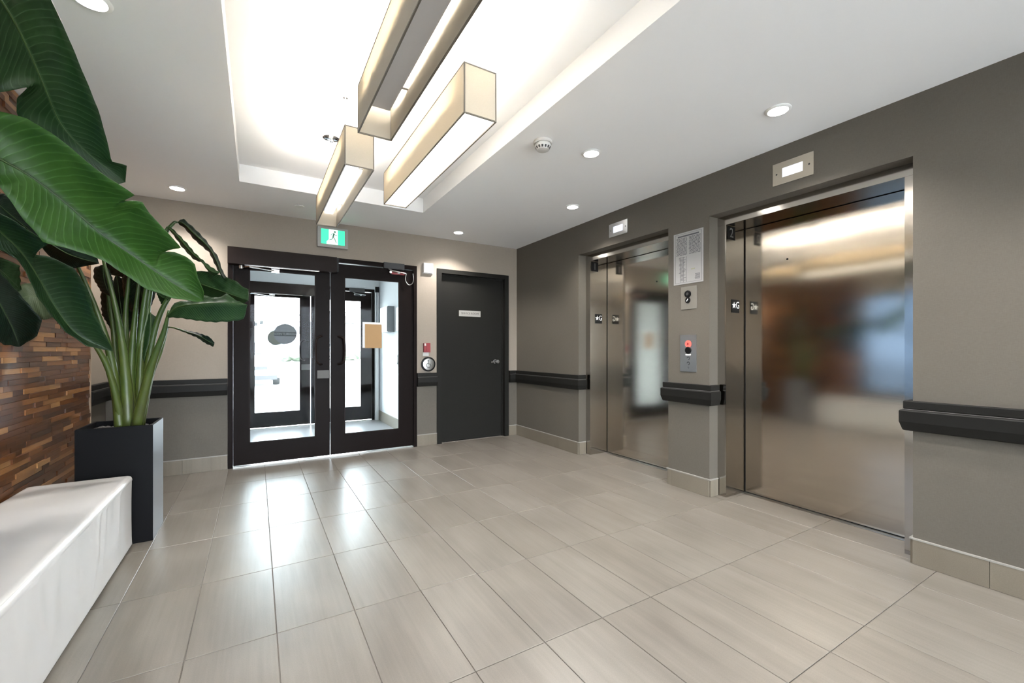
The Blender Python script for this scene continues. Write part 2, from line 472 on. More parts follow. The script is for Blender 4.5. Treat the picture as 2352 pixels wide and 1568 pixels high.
# ceiling with raised tray
TX0, TX1, TY0, TY1 = -.12, 1.434, -.7, 4.14
X0, X1, Y0, Y1, Z1 = XL - .2, 3.6, YN - .15, 5.12, 2.74
bm = boxes((X0, TX0, Y0, Y1, ZC, Z1), (TX1, X1, Y0, Y1, ZC, Z1), (TX0, TX1, Y0, TY0, ZC, Z1), (TX0, TX1, TY1, Y1, ZC, Z1), (TX0, TX1, TY0, TY1, ZT, Z1))
struct('ceiling', bm, 'ceiling_paint', 'white drywall ceiling with a raised rectangular tray', 'ceiling')

# ------------------------------------------------------------------ baseboards and crash rails
def runs(path, step=.61, phase=0.0):
    out = []
    for (a, b) in zip(path, path[1:]):
        A, B = Vector(a), Vector(b); L = (B - A).length; d = (B - A) / L
        cuts = [0] + [c for c in (phase + step * k for k in range(20)) if .03 < c < L - .03] + [L]
        for s0, s1 in zip(cuts, cuts[1:]): out.append((A + d * s0, A + d * s1))
    return out
BH, BT = .132, .011
def baseboard(name, path, label, phase=.35):
    """tile skirting: metal edge along the top, one part per tile"""
    root = struct(name, sweep(path, [(0.0005, BH), (BT + .002, BH), (BT + .002, BH + .008), (0.0005, BH + .008)]), 'metal_edge', label, 'baseboard')
    n = len(path) - 1
    for i, (a, b) in enumerate(zip(path, path[1:])):
        for p, q in runs([a, b], phase=phase):
            d = (q - p).normalized(); nn = Vector((-d.y, d.x)); g = d * .001
            c = [p + g + nn * .0005, q - g + nn * .0005, q - g + nn * BT, p + g + nn * BT]
            # close outside corners
            bm = bmesh.new()
            poly(bm, [(v.x, v.y, .0015) for v in c], (0, 0, 1), BH - .002)
            obj('baseboard_tile', bm, 'tile_base', root)
RAIL = [(.001, .877), (.030, .877), (.032, .873), (.032, .838), (.028, .834), (.028, .830), (.042, .828), (.046, .822), (.046, .765), (.034, .722), (.030, .718), (.001, .718)]
def rail(name, path, label):
    o = tag(obj(name, sweep(path, RAIL), 'rail_vinyl'), label, 'crash rail', group='charcoal wall crash rails')
    g = obj('groove_highlight', sweep(path, [(.0285, .8305), (.0335, .8305), (.0335, .8335), (.0285, .8335)]), 'plaque_grey', o)  # paler strip paints the highlight line along the groove
    return o
NX = 3.145
baseboard('baseboard_right', [(NX, E1[1]), (XR, E1[1]), (XR, YB)], 'tile skirting on the taupe wall by the corner')
baseboard('baseboard_corner', [(XR, YB), (SX1, YB)], 'short tile skirting between charcoal door and corner')
baseboard('baseboard_pillar', [(NX, E2[1]), (XR, E2[1]), (XR, E1[0]), (NX, E1[0])], 'tile skirting wrapped round the pillar between the elevators')
baseboard('baseboard_near', [(XR, YN), (XR, E2[0]), (NX, E2[0])], 'tile skirting right of the larger elevator', phase=1.97)
baseboard('baseboard_back', [(SX0, YB), (DX1, YB)], 'short tile skirting between the entrance doors and the charcoal door')
baseboard('baseboard_left', [(DX0, YB), (XL, YB), (XL, 4.47)], 'tile skirting behind the tall black planter')
rail('crash_rail', [(NX - .02, E1[1]), (XR, E1[1]), (XR, YB), (SX1 + .002, YB)], 'charcoal crash rail turning the corner beside the farther elevator')
rail('crash_rail', [(NX - .02, E2[1]), (XR, E2[1]), (XR, E1[0]), (NX - .02, E1[0])], 'short charcoal crash rail wrapped round the pillar between elevators')
rail('crash_rail', [(XR, YN), (XR, E2[0]), (NX - .02, E2[0])], 'charcoal crash rail right of the nearer elevator')
rail('crash_rail', [(SX0 - .002, YB), (DX1 + .002, YB)], 'very short charcoal crash rail under the round push plate')
rail('crash_rail', [(DX0 - .002, YB), (XL, YB), (XL, 4.46)], 'charcoal crash rail behind the potted plant stems')

# ------------------------------------------------------------------ glazed double doors
def leafdoor(parent, x0, x1, gx0, gx1, Y, gz0=.226, gz1=1.955, z0=.018, z1=2.095):
    ya, yb = Y, Y + .045
    bm = boxes((x0, gx0, ya, yb, z0, z1), (gx1, x1, ya, yb, z0, z1), (gx0, gx1, ya, yb, z0, gz0), (gx0, gx1, ya, yb, gz1, z1))
    lf = obj('door_leaf', bm, 'bronze_paint', parent)
    bm = bmesh.new(); t = .012
    for b in ((gx0, gx0 + t, ya - .006, ya + .002, gz0, gz1), (gx1 - t, gx1, ya - .006, ya + .002, gz0, gz1), (gx0, gx1, ya - .006, ya + .002, gz0, gz0 + t), (gx0, gx1, ya - .006, ya + .002, gz1 - t, gz1)): box(bm, *b)
    obj('glazing_bead', bm, 'bronze_paint_light', lf)
    obj('glass_pane', boxes((gx0 - .002, gx1 + .002, Y + .018, Y + .024, gz0 - .002, gz1 + .002)), 'clear_glass', lf)
    return lf
def pull(parent, x, dx, Y, z0=1.0, z1=1.30):
    pts = smoothpath([(x, Y + .004, z1), (x - dx * .4, Y - .045, z1 - .005), (x - dx, Y - .055, z1 - .05), (x - dx, Y - .055, z0 + .05), (x - dx * .4, Y - .045, z0 + .005), (x, Y + .004, z0)], 20)
    obj('pull_handle', tubed(pts, .011), 'bronze_paint_light', parent, smooth=True)
def doorset(name, Y, dx, label):
    a, b = DX0 + dx, DX1 + dx
    bm = boxes((a + .002, a + .042, Y - .012, Y + .1, 0.001, DZ - .002), (b - .042, b - .002, Y - .012, Y + .1, 0.001, DZ - .002), (a + .042, b - .042, Y - .012, Y + .1, 2.105, DZ - .002))
    fr = struct(name, bm, 'bronze_paint', label, 'door')
    obj('threshold', boxes((a + .042, b - .042, Y - .005, Y + .1, .0005, .008)), 'satin_metal', fr)
    l1 = leafdoor(fr, a + .045, .682 + dx, -.066 + dx, .543 + dx, Y + .008)
    l2 = leafdoor(fr, .690 + dx, b - .045, .826 + dx, 1.437 + dx, Y + .008)
    pull(l1, .60 + dx, .06, Y + .008); pull(l2, .765 + dx, -.055, Y + .008)
    lk = obj('lock_case', boxes((.556 + dx, .672 + dx, Y - .004, Y + .01, .850, .936)), 'lock_grey', l1)
    # automatic operator above the left leaf
    op = obj('operator_box', boxes((a + .004, .735 + dx, Y - .118, Y - .012, 1.978, 2.138)), 'bronze_paint_light', fr)
    bm = bmesh.new()
    box(bm, -.10 + dx, .565 + dx, Y - .10, Y - .075, 1.970, 1.988)
    obj('slide_track', bm, 'chrome', op)
    bm = tubed([(-.135 + dx, Y - .06, 1.958), (-.06 + dx, Y - .085, 1.965), (.165 + dx, Y - .03, 1.952)], .008)
    obj('operator_arm', bm, 'chrome', op)
    obj('arm_bracket', boxes((.13 + dx, .20 + dx, Y - .04, Y + .009, 1.938, 1.966)), 'chrome', op)
    bm = bmesh.new(); lathe(bm, [(.018, 0), (.018, .03)], (-.128 + dx, Y - .06, 1.944), 'Z', 16); obj('arm_pivot', bm, 'satin_metal', op)
    obj('end_cap', boxes((.735 + dx, .752 + dx, Y - .118, Y - .012, 1.985, 2.131)), 'black_plastic', op)
    # closer on the right leaf
    cl = obj('door_closer', boxes((1.245 + dx, 1.478 + dx, Y - .06, Y - .012, 2.085, 2.152)), 'charcoal_plastic', fr)
    bm = tubed([(1.30 + dx, Y - .04, 2.085), (1.345 + dx, Y - .05, 2.062), (1.50 + dx, Y - .02, 2.050)], .008); obj('closer_arm', bm, 'satin_metal', cl)
    obj('arm_shoe', boxes((1.34 + dx, 1.49 + dx, Y - .02, Y + .009, 2.030, 2.066)), 'red_plastic' if dx == 0 else 'charcoal_plastic', cl)
    bm = bmesh.new()
    for xx in (1.325, 1.42): lathe(bm, [(.014, 0), (.014, .02)], (xx + dx, Y - .02, 2.048), '-Y', 14)
    obj('arm_screw', bm, 'chrome', cl)
    return fr, l1, l2
d1, l1, l2 = doorset('door_1', YB, 0, 'dark bronze glazed double entrance doors seen from the lobby')
# security cable loop on the inner right leaf
obj('cable_loop', tubed(smoothpath([(1.515, YB - .01, 2.055), (1.502, YB - .02, 1.99), (1.512, YB - .025, 1.945), (1.545, YB - .028, 1.918), (1.585, YB - .025, 1.945), (1.597, YB - .02, 2.0), (1.594, YB - .01, 2.06)], 24), .005), 'satin_metal', l2, smooth=True)
YV = 7.25
d2, v1, v2 = doorset('door_2', YV, .032, 'dark bronze glazed outer doors at the far side of the vestibule')
# decals on the outer door
def disc(name, x, y, z, rx, rz, m, parent):
    bm = bmesh.new(); n = 40
    poly(bm, [(x + rx * math.cos(2 * math.pi * k / n), y, z + rz * math.sin(2 * math.pi * k / n)) for k in range(n)], (0, -1, 0), .001)
    return obj(name, bm, m, parent)
dc = disc('round_decal', .245, YV + .024, 1.335, .108, .108, 'decal_olive', v1)
dd = disc('round_decal', .372, YV + .021, 1.395, .152, .152, 'decal_grey', v1)
obj('decal_band', boxes((.225, .519, YV + .017, YV + .0195, 1.362, 1.425)), 'decal_band', v1)
text('decal_lettering', 'CENTURION', .05, (.372, YV + .016, 1.393), '-Y', 'decal_text', v1)
# notices taped to the inner right leaf
nt = thing('taped_notice', (1.13, YB + .02, 1.17), 'tan and white notice taped inside the right entrance door glass', 'notice')
obj('backing_sheet', boxes((1.025, 1.232, YB + .0205, YB + .0255, 1.178, 1.468)), 'paper', nt)
obj('tan_sheet', boxes((1.050, 1.236, YB + .014, YB + .0195, 1.175, 1.445)), 'tan_card', nt)

# vestibule
VX0, VX1, VZ = -.42, 1.745, 2.46
struct('floor_vestibule', boxes((VX0, VX1, 5.062, 7.36, -.06, 0)), 'floor_vest', 'pale grey floor of the vestibule behind the entrance doors', 'floor')
bm = boxes((VX1, VX1 + .12, 5.12, 7.36, 0, VZ)); wv = struct('wall_vestibule', bm, 'white_paint', 'white side wall inside the vestibule', 'wall')
struct('wall_vestibule_left', boxes((VX0 - .12, VX0, 5.12, 7.36, 0, VZ)), 'white_paint', 'white hinge side wall inside the vestibule', 'wall')
a, b = DX0 + .032, DX1 + .032
struct('wall_front', boxes((VX0, a, YV, 7.36, 0, VZ), (b, VX1, YV, 7.36, 0, VZ), (a, b, YV, 7.36, DZ, VZ)), 'white_paint', 'white wall around the outer doors', 'wall')
struct('ceiling_vestibule', boxes((VX0 - .12, VX1 + .12, 5.12, 7.36, VZ, VZ + .1)), 'white_paint', 'white vestibule ceiling', 'ceiling')
bm = sweep([(VX1, 5.14), (VX1, YV)], [(.0005, 0.001), (.012, .001), (.012, .16), (.0005, .16)]); struct('baseboard_vestibule', bm, 'tile_base', 'pale skirting on the vestibule side wall', 'baseboard')
struct('trim_post', boxes((b + .002, VX1 - .014, YV - .06, YV - .001, 0, 2.2)), 'white_trim', 'pale grey post beside the outer doors', 'trim')
bxx = thing('intercom_cabinet', (VX1, 6.62, 1.55), 'grey metal cabinet on the vestibule side wall', 'cabinet')
obj('cabinet_body', boxes((VX1 - .10, VX1 - .0005, 6.30, 6.72, 1.42, 1.80)), 'grey_metal_box', bxx)
obj('cabinet_door', boxes((VX1 - .108, VX1 - .1005, 6.31, 6.71, 1.43, 1.79)), 'grey_metal_box', bxx)
fr_ = thing('wall_notice', (VX1, 6.0, 1.5), 'white framed notice inside the vestibule', 'notice')
obj('notice_frame', boxes((VX1 - .02, VX1 - .0005, 5.78, 6.15, 1.43, 1.76)), 'white_trim', fr_)
obj('notice_sheet', boxes((VX1 - .022, VX1 - .0205, 5.81, 6.12, 1.46, 1.73)), 'paper', fr_)
bt = thing('push_button', (VX1, 6.0, 1.02), 'black and white round door button inside the vestibule', 'button')
obj('button_base', lathed([(.07, 0.0005), (.07, .045)], (VX1, 5.95, 1.02), '-X'), 'black_plastic', bt)
obj('button_face', lathed([(.062, .0455), (.062, .065), (.055, .07)], (VX1, 5.95, 1.02), '-X'), 'white_plastic', bt)
lb = thing('door_sensor', (1.70, 7.14, 2.0), 'small black sensor box with drop cable in the vestibule', 'sensor')
obj('sensor_body', boxes((1.672, 1.728, 7.145, 7.188, 2.10, 2.19)), 'black_plastic', lb)
obj('conduit', boxes((1.692, 1.706, 7.172, 7.189, 1.50, 2.099)), 'grey_metal_box', lb)

# ------------------------------------------------------------------ charcoal service door
bm = boxes((SX0 + .001, 1.958, YB - .01, 5.09, .001, DZ - .001), (2.855, SX1 - .001, YB - .01, 5.09, .001, DZ - .001), (1.958, 2.855, YB - .01, 5.09, 2.102, DZ - .001))
d3 = struct('door_3', bm, 'door_frame_paint', 'charcoal flush steel door with a small name plate', 'door')
lf = obj('door_leaf', boxes((1.960, 2.853, 5.045, 5.088, .006, 2.100)), 'door_paint', d3)
obj('door_stop', boxes((1.9585, 1.972, 5.03, 5.0445, .002, 2.10), (2.841, 2.8545, 5.03, 5.0445, .002, 2.10), (1.972, 2.841, 5.03, 5.0445, 2.088, 2.101)), 'door_frame_paint', d3)
kn = obj('door_lever', lathed([(.031, 0), (.031, .008), (.012, .012), (.012, .045), (.027, .05), (.030, .065), (.024, .078), (.0, .080)], (2.748, 5.0445, 1.0), '-Y', 28), 'chrome', lf, smooth=40)
obj('lever_arm', tubed([(2.748, 4.985, 1.0), (2.70, 4.98, .998), (2.655, 4.985, .994)], .009), 'chrome', kn)
sp = obj('name_plate', boxes((2.222, 2.528, 5.040, 5.0445, 1.586, 1.662)), 'sign_plate', lf)
text('plate_lettering', 'SERVICE ROOM', .036, (2.375, 5.0394, 1.624), '-Y', 'sign_text', sp)

# ------------------------------------------------------------------ elevators
def star(bm, cx, y, cz, r):
    pts = []
    for k in range(10):
        a = math.pi / 2 + k * math.pi / 5; q = r if k % 2 == 0 else r * .42
        pts.append((cx + q * math.cos(a), y, cz + q * math.sin(a)))
    c = bm.verts.new((cx, y, cz)); vs = [bm.verts.new(p) for p in pts]
    for k in range(10): bm.faces.new((c, vs[k], vs[(k + 1) % 10]))
def elevator(lo, hi, num, label, name):
    il, ih = lo + .066, hi - .072; zi = 2.130; F = 3.15; D = 3.40
    root = thing(name, (F, (lo + hi) / 2, 0), label, 'elevator', group='brushed steel elevators')
    obj('jamb', boxes((F, 3.445, ih, hi - .001, .001, zi)), 'steel_jamb', root, uv=True)
    obj('jamb', boxes((F, 3.445, lo + .001, il, .001, zi)), 'steel_jamb', root, uv=True)
    obj('header', boxes((F - .001, 3.445, lo + .001, hi - .001, zi + .0005, ZO - .001)), 'steel_jamb', root, uv=True)
    dr = obj('door_panel', boxes((D, D + .03, il + .002, ih - .008, .008, zi - .004)), 'steel_brushed', root, uv=True)
    obj('door_gap', boxes((D + .004, D + .035, ih - .008, ih - .0005, .008, zi - .001), (D + .004, D + .035, il, ih, .001, .007)), 'dark_gap', root)
    obj('lock_hole', lathed([(.007, 0.0002), (.007, .002)], (D, ih - (.325 if num == '2' else .70), 1.83), '-X', 16), 'black_plastic', dr)
    obj('sill', boxes((D - .05, D - .001, il + .001, ih - .001, .0004, .003)), 'satin_metal', root)
    for zc, s_, big in ((2.073, num, 1), (1.50, 'G', 0)):
        c = 3.211 if big else 3.266
        pq = obj('floor_plaque', boxes((c - .045, c + .053, ih - .004, ih - .0004, zc - .052, zc + .052)), 'black_plastic', root)
        if big: text('plaque_number', num, .105, (c + .004, ih - .0046, zc - .002), '-Y', 'plaque_grey', pq)
        else:
            text('plaque_letter', 'G', .078, (c + .030, ih - .0046, zc + .006), '-Y', 'plaque_white', pq, sx=.85)
            bm = bmesh.new(); star(bm, c - .018, ih - .0046, zc + .006, .029); obj('plaque_star', bm, 'plaque_white', pq)
    return root
elevator(*E2, '2', 'nearer brushed steel elevator with door plaques 2 and star G', 'elevator_entrance')
elevator(*E1, '1', 'farther brushed steel elevator with door plaques 1 and star G', 'elevator_entrance')
def indicator(yc, zc, w, h, m, label):
    r_ = thing('floor_indicator', (XR, yc, zc), label, 'floor indicator', group='elevator position indicators')
    pl = obj('face_plate', boxes((XR - .006, XR - .0004, yc - w / 2, yc + w / 2, zc - h / 2, zc + h / 2)), m, r_, uv=True)
    obj('display_window', boxes((XR - .008, XR - .0061, yc - .062, yc + .062, zc - .030, zc + .030)), 'display_glow', r_)
    for s_ in (-1, 1): obj('screw', lathed([(.006, 0), (.005, .002)], (XR - .0061, yc + s_ * w * .40, zc), '-X', 12), 'charcoal_plastic', pl)
indicator(1.4775, 2.344, .250, .147, 'steel_champagne', 'champagne metal floor indicator with lit display over the nearer elevator')
indicator(3.066, 2.342, .247, .130, 'steel_plate', 'grey metal floor indicator with lit display over the farther elevator')

# notice, key switch plate, call station on the pillar
pn = thing('elevator_notice', (XR, 2.276, 1.91), 'printed paper notice on the pillar between the elevators', 'notice')
sh = obj('notice_sheet', boxes((XR - .003, XR - .0004, 2.136, 2.416, 1.698, 2.126)), 'notice_paper', pn)
bm = bmesh.new(); g = random.Random(3)
def ink(bm, ya, yb, za, zb): box(bm, XR - .0040, XR - .0031, min(ya, yb), max(ya, yb), za, zb)
ink(bm, 2.40, 2.15, 2.1135, 2.115); ink(bm, 2.40, 2.15, 1.711, 1.7125); ink(bm, 2.3985, 2.40, 1.711, 2.115); ink(bm, 2.15, 2.1515, 1.711, 2.115)
ink(bm, 2.375, 2.175, 2.090, 2.101)
for r_ in range(15):
    z = 2.077 - r_ * .0098
    for c0, c1 in ((2.39, 2.285), (2.268, 2.16)):
        y = c0 - g.random() * .008
        while y > c1:
            w = .006 + g.random() * .022; ink(bm, y, max(c1, y - w), z, z + .0045); y -= w + .005
for r_ in range(19):
    z = 1.918 - r_ * .0105
    ink(bm, 2.345 + g.random() * .02, 2.325 - g.random() * .01, z, z + .003)
    if g.random() < .6: ink(bm, 2.318, 2.295 + g.random() * .01, z, z + .003)
for y in (2.35, 2.32, 2.288): ink(bm, y, y + .0012, 1.715, 1.925)
for r_ in range(6): ink(bm, 2.215 - g.random() * .015, 2.165, 1.768 - r_ * .008, 1.7715 - r_ * .008)
obj('notice_print', bm, 'notice_print', sh)
obj('notice_mark', boxes((XR - .0040, XR - .0031, 2.212, 2.247, 1.808, 1.818)), 'notice_mark', sh)
ks = thing('key_switch', (XR, 2.268, 1.58), 'taupe plate with two round key switches under the notice', 'switch plate')
obj('switch_plate', boxes((XR - .005, XR - .0004, 2.194, 2.342, 1.488, 1.674)), 'plate_taupe', ks)
k1 = obj('key_cylinder', lathed([(.029, 0), (.029, .006), (.024, .007)], (XR - .0051, 2.275, 1.612), '-X'), 'black_plastic', ks)
obj('key_core', lathed([(.012, .0071), (.012, .009)], (XR - .0051, 2.275, 1.612), '-X'), 'charcoal_plastic', k1)
k2 = obj('key_cylinder', lathed([(.023, 0), (.023, .006), (.019, .007)], (XR - .0051, 2.275, 1.561), '-X'), 'black_plastic', ks)
bm = bmesh.new(); poly(bm, [(XR - .0125, 2.281, 1.550), (XR - .0125, 2.285, 1.556), (XR - .0125, 2.270, 1.574), (XR - .0125, 2.266, 1.568)], (-1, 0, 0), .002); obj('key_slot', bm, 'plaque_white', k2)
cs = thing('call_station', (XR, 2.274, 1.125), 'steel elevator call station with red fire hat symbol and black button', 'call button')
cp = obj('station_plate', boxes((XR - .005, XR - .0004, 2.198, 2.351, .975, 1.277)), 'steel_plate', cs, uv=True)
rd = obj('fire_symbol', lathed([(.030, 0), (.030, .0015)], (XR - .0051, 2.272, 1.202), '-X'), 'button_red', cs)
bm = bmesh.new(); poly(bm, [(XR - .0067, 2.285, 1.198), (XR - .0067, 2.278, 1.214), (XR - .0067, 2.268, 1.206), (XR - .0067, 2.262, 1.192), (XR - .0067, 2.270, 1.200), (XR - .0067, 2.279, 1.190)], (-1, 0, 0), .0008); obj('fire_hat', bm, 'red_plastic', rd)
obj('call_button', lathed([(.029, 0), (.029, .006), (.025, .009)], (XR - .0051, 2.271, 1.150), '-X'), 'black_plastic', cs)
obj('button_label', boxes((XR - .0068, XR - .0051, 2.246, 2.298, 1.108, 1.119)), 'plaque_white', cs)
for z, sz in ((1.084, 1), (1.043, 1), (1.008, .5)):
    bm = bmesh.new(); n = 20; ro, ri = .014 * sz, .009 * sz
    for k in range(n):
        a0 = math.pi * (1.0 - 1.5 * k / n); a1 = math.pi * (1.0 - 1.5 * (k + 1) / n)
        q = [(XR - .0055, 2.272 - r_ * math.cos(a), z + r_ * math.sin(a)) for r_, a in ((ro, a0), (ro, a1), (ri, a1), (ri, a0))]
        bm.faces.new([bm.verts.new(v) for v in q])
    obj('key_ring_mark', bm, 'charcoal_plastic', cp)

# ------------------------------------------------------------------ small things on the back wall
ex = thing('exit_sign', (.70, YB, 2.25), 'lit green running man exit sign above the entrance doors', 'exit sign')
obj('sign_case', boxes((.553, .855, YB - .055, YB - .0004, 2.25, 2.462)), 'exit_case', ex)
fc = obj('sign_face', boxes((.586, .822, YB - .0575, YB - .0552, 2.282, 2.440)), 'exit_green', ex)
bm = bmesh.new(); y = YB - .0578
poly(bm, [(.662, y, 2.440), (.752, y, 2.440), (.752, y, 2.282), (.640, y, 2.282), (.640, y, 2.310), (.662, y, 2.332)], (0, -1, 0), .001); obj('door_symbol', bm, 'exit_white', fc)
bm = bmesh.new(); y = YB - .0592
n = 14; poly(bm, [(.722 + .010 * math.cos(2 * math.pi * k / n), y, 2.418 + .010 * math.sin(2 * math.pi * k / n)) for k in range(n)], (0, -1, 0), .001)
for a, b, w in (((.714, 2.402), (.703, 2.362), .015), ((.714, 2.400), (.690, 2.392), .006), ((.690, 2.392), (.681, 2.375), .006), ((.714, 2.398), (.728, 2.380), .006), ((.728, 2.380), (.746, 2.384), .006),
                ((.704, 2.364), (.722, 2.340), .008), ((.722, 2.340), (.735, 2.302), .007), ((.703, 2.364), (.694, 2.338), .008), ((.694, 2.338), (.668, 2.330), .007)):
    A, B = Vector((a[0], 0, a[1])), Vector((b[0], 0, b[1])); d = (B - A).normalized(); nn = Vector((-d.z, 0, d.x)) * w / 2
    poly(bm, [(v.x, y, v.z) for v in (A + nn, B + nn, B - nn, A - nn)], (0, -1, 0), .001)
obj('running_figure', bm, 'exit_figure', fc)
wbx = thing('wall_box', (1.78, YB, 2.08), 'small square white box high beside the charcoal door', 'wall box')
obj('box_cover', boxes((1.722, 1.838, YB - .035, YB - .0004, 2.082, 2.200)), 'white_plastic', wbx)
obj('box_base', boxes((1.716, 1.844, YB - .010, YB - .0004, 2.076, 2.0815)), 'white_trim', wbx)
rp = thing('pull_station', (1.76, YB, 1.12), 'small red alarm switch above the round push plate', 'alarm switch')
obj('station_body', boxes((1.722, 1.803, YB - .035, YB - .0004, 1.125, 1.236)), 'red_plastic', rp)
obj('station_lever', boxes((1.750, 1.776, YB - .045, YB - .0352, 1.150, 1.215)), 'red_plastic', rp)
obj('station_label', boxes((1.728, 1.748, YB - .0365, YB - .0352, 1.205, 1.232)), 'white_plastic', rp)
obj('station_base', boxes((1.716, 1.790, YB - .012, YB - .0004, 1.080, 1.1245)), 'white_plastic', rp)
pp = thing('push_plate', (1.785, YB, .982), 'round steel accessible door push plate with wheelchair symbol', 'push plate')
obj('plate_ring', lathed([(.088, .0004), (.088, .018), (.074, .022), (.074, .018)], (1.785, YB, .982), '-Y', 40), 'black_plastic', pp, smooth=40)
fp = obj('plate_face', lathed([(.073, .0185), (.070, .026), (.062, .028)], (1.785, YB, .982), '-Y', 40), 'satin_metal', pp, smooth=40)
bm = bmesh.new(); y = YB - .0285
n = 12; poly(bm, [(1.778 + .009 * math.cos(2 * math.pi * k / n), y, 1.022 + .009 * math.sin(2 * math.pi * k / n)) for k in range(n)], (0, -1, 0), .001)
tube(bm, [(1.778, y, 1.010), (1.780, y, .985), (1.802, y, .982), (1.812, y, .958)], .004, n=6)
tube(bm, [(1.782 + .026 * math.cos(a), y, .968 + .026 * math.sin(a)) for a in [R(110 + 12 * k) for k in range(19)]], .003, n=6)
obj('wheelchair_symbol', bm, 'charcoal_plastic', fp)

# ------------------------------------------------------------------ ceiling fixtures
def downlight(x, y, label, power=15):
    r_ = thing('downlight', (x, y, ZC), label, 'downlight', group='recessed ceiling downlights')
    obj('trim_ring', lathed([(.066, .0004), (.068, .003), (.062, .008), (.052, .010), (.050, .0045), (.050, .0004)], (x, y, ZC), '-Z', 36), 'white_trim', r_, smooth=40)
    obj('lens', lathed([(.0495, .0008), (.0495, .0040)], (x, y, ZC), '-Z', 36), 'lamp_disc', r_)
    ld = bpy.data.lights.new('downlight_lamp', 'SPOT'); ld.energy = power; ld.spot_size = R(125); ld.spot_blend = .6; ld.shadow_soft_size = .045; ld.color = (1, .965, .92)
    lo = bpy.data.objects.new('lamp', ld); COL.objects.link(lo); lo.parent = r_; lo.location = (0, 0, -.02)
for x, y, lb in ((2.568, 1.325, 'recessed downlight in front of the nearer elevator'), (2.009, 2.283, 'recessed downlight beside the smoke detector'),
                 (2.603, 3.226, 'recessed downlight in front of the farther elevator'), (2.025, 4.611, 'recessed downlight in front of the charcoal door'),
                 (-.578, 4.575, 'recessed downlight above the end wall behind the plant'), (-.56, 2.29, 'recessed downlight above the white bench'),
                 (2.009, .45, 'recessed downlight overhead at the right'), (2.568, -.6, 'recessed downlight behind the viewer at the right'), (-.56, .4, 'recessed downlight behind the viewer at the left')):
    downlight(x, y, lb)
vl = thing('flush_light', (.65, 6.2, VZ), 'round flush ceiling light inside the vestibule', 'ceiling light')
obj('light_base', lathed([(.14, .0004), (.14, .02)], (.65, 6.2, VZ), '-Z', 32), 'white_trim', vl)
obj('light_dome', lathed([(.132, .0204), (.128, .04), (.10, .062), (.05, .074), (.01, .077)], (.65, 6.2, VZ), '-Z', 32), 'dome_glow', vl, smooth=40)
ld = bpy.data.lights.new('vestibule_lamp', 'POINT'); ld.energy = 2; ld.shadow_soft_size = .08; ld.color = (.93, .97, 1)
lo = bpy.data.objects.new('lamp', ld); COL.objects.link(lo); lo.parent = vl; lo.location = (0, 0, -.17)
sd = thing('smoke_detector', (1.625, 2.323, ZC), 'white smoke detector on the ceiling beside the tray', 'smoke detector')
obj('detector_base', lathed([(.062, .0004), (.062, .014), (.058, .018)], (1.625, 2.323, ZC), '-Z', 36), 'white_plastic', sd, smooth=40)
bd = obj('detector_body', lathed([(.050, .0184), (.054, .026), (.052, .036), (.046, .046), (.040, .058), (.024, .062)], (1.625, 2.323, ZC), '-Z', 36), 'white_plastic', sd, smooth=40)
for k in range(14):
    a = 2 * math.pi * k / 14; bm = bmesh.new()
    c, s_ = math.cos(a), math.sin(a)
    for t in (0,):
        q = []
        for da, h, r_ in ((-.13, .0395, .0515), (.13, .0395, .0515), (.13, .054, .0440), (-.13, .054, .0440)):
            q.append(bm.verts.new((1.625 + r_ * math.cos(a + da), 2.323 + r_ * math.sin(a + da), ZC - h)))
        bm.faces.new(q)
    obj('vent_slot', bm, 'charcoal_plastic', bd)
sk = thing('sprinkler_cover', (.352, 4.541, ZC), 'small round white sprinkler cover on the ceiling', 'sprinkler')
obj('cover_disc', lathed([(.042, .006), (.042, .009), (.038, .011)], (.352, 4.541, ZC), '-Z', 32), 'white_trim', sk)
obj('cover_neck', lathed([(.030, .0003), (.030, .0058)], (.352, 4.541, ZC), '-Z', 32), 'dark_gap', sk)

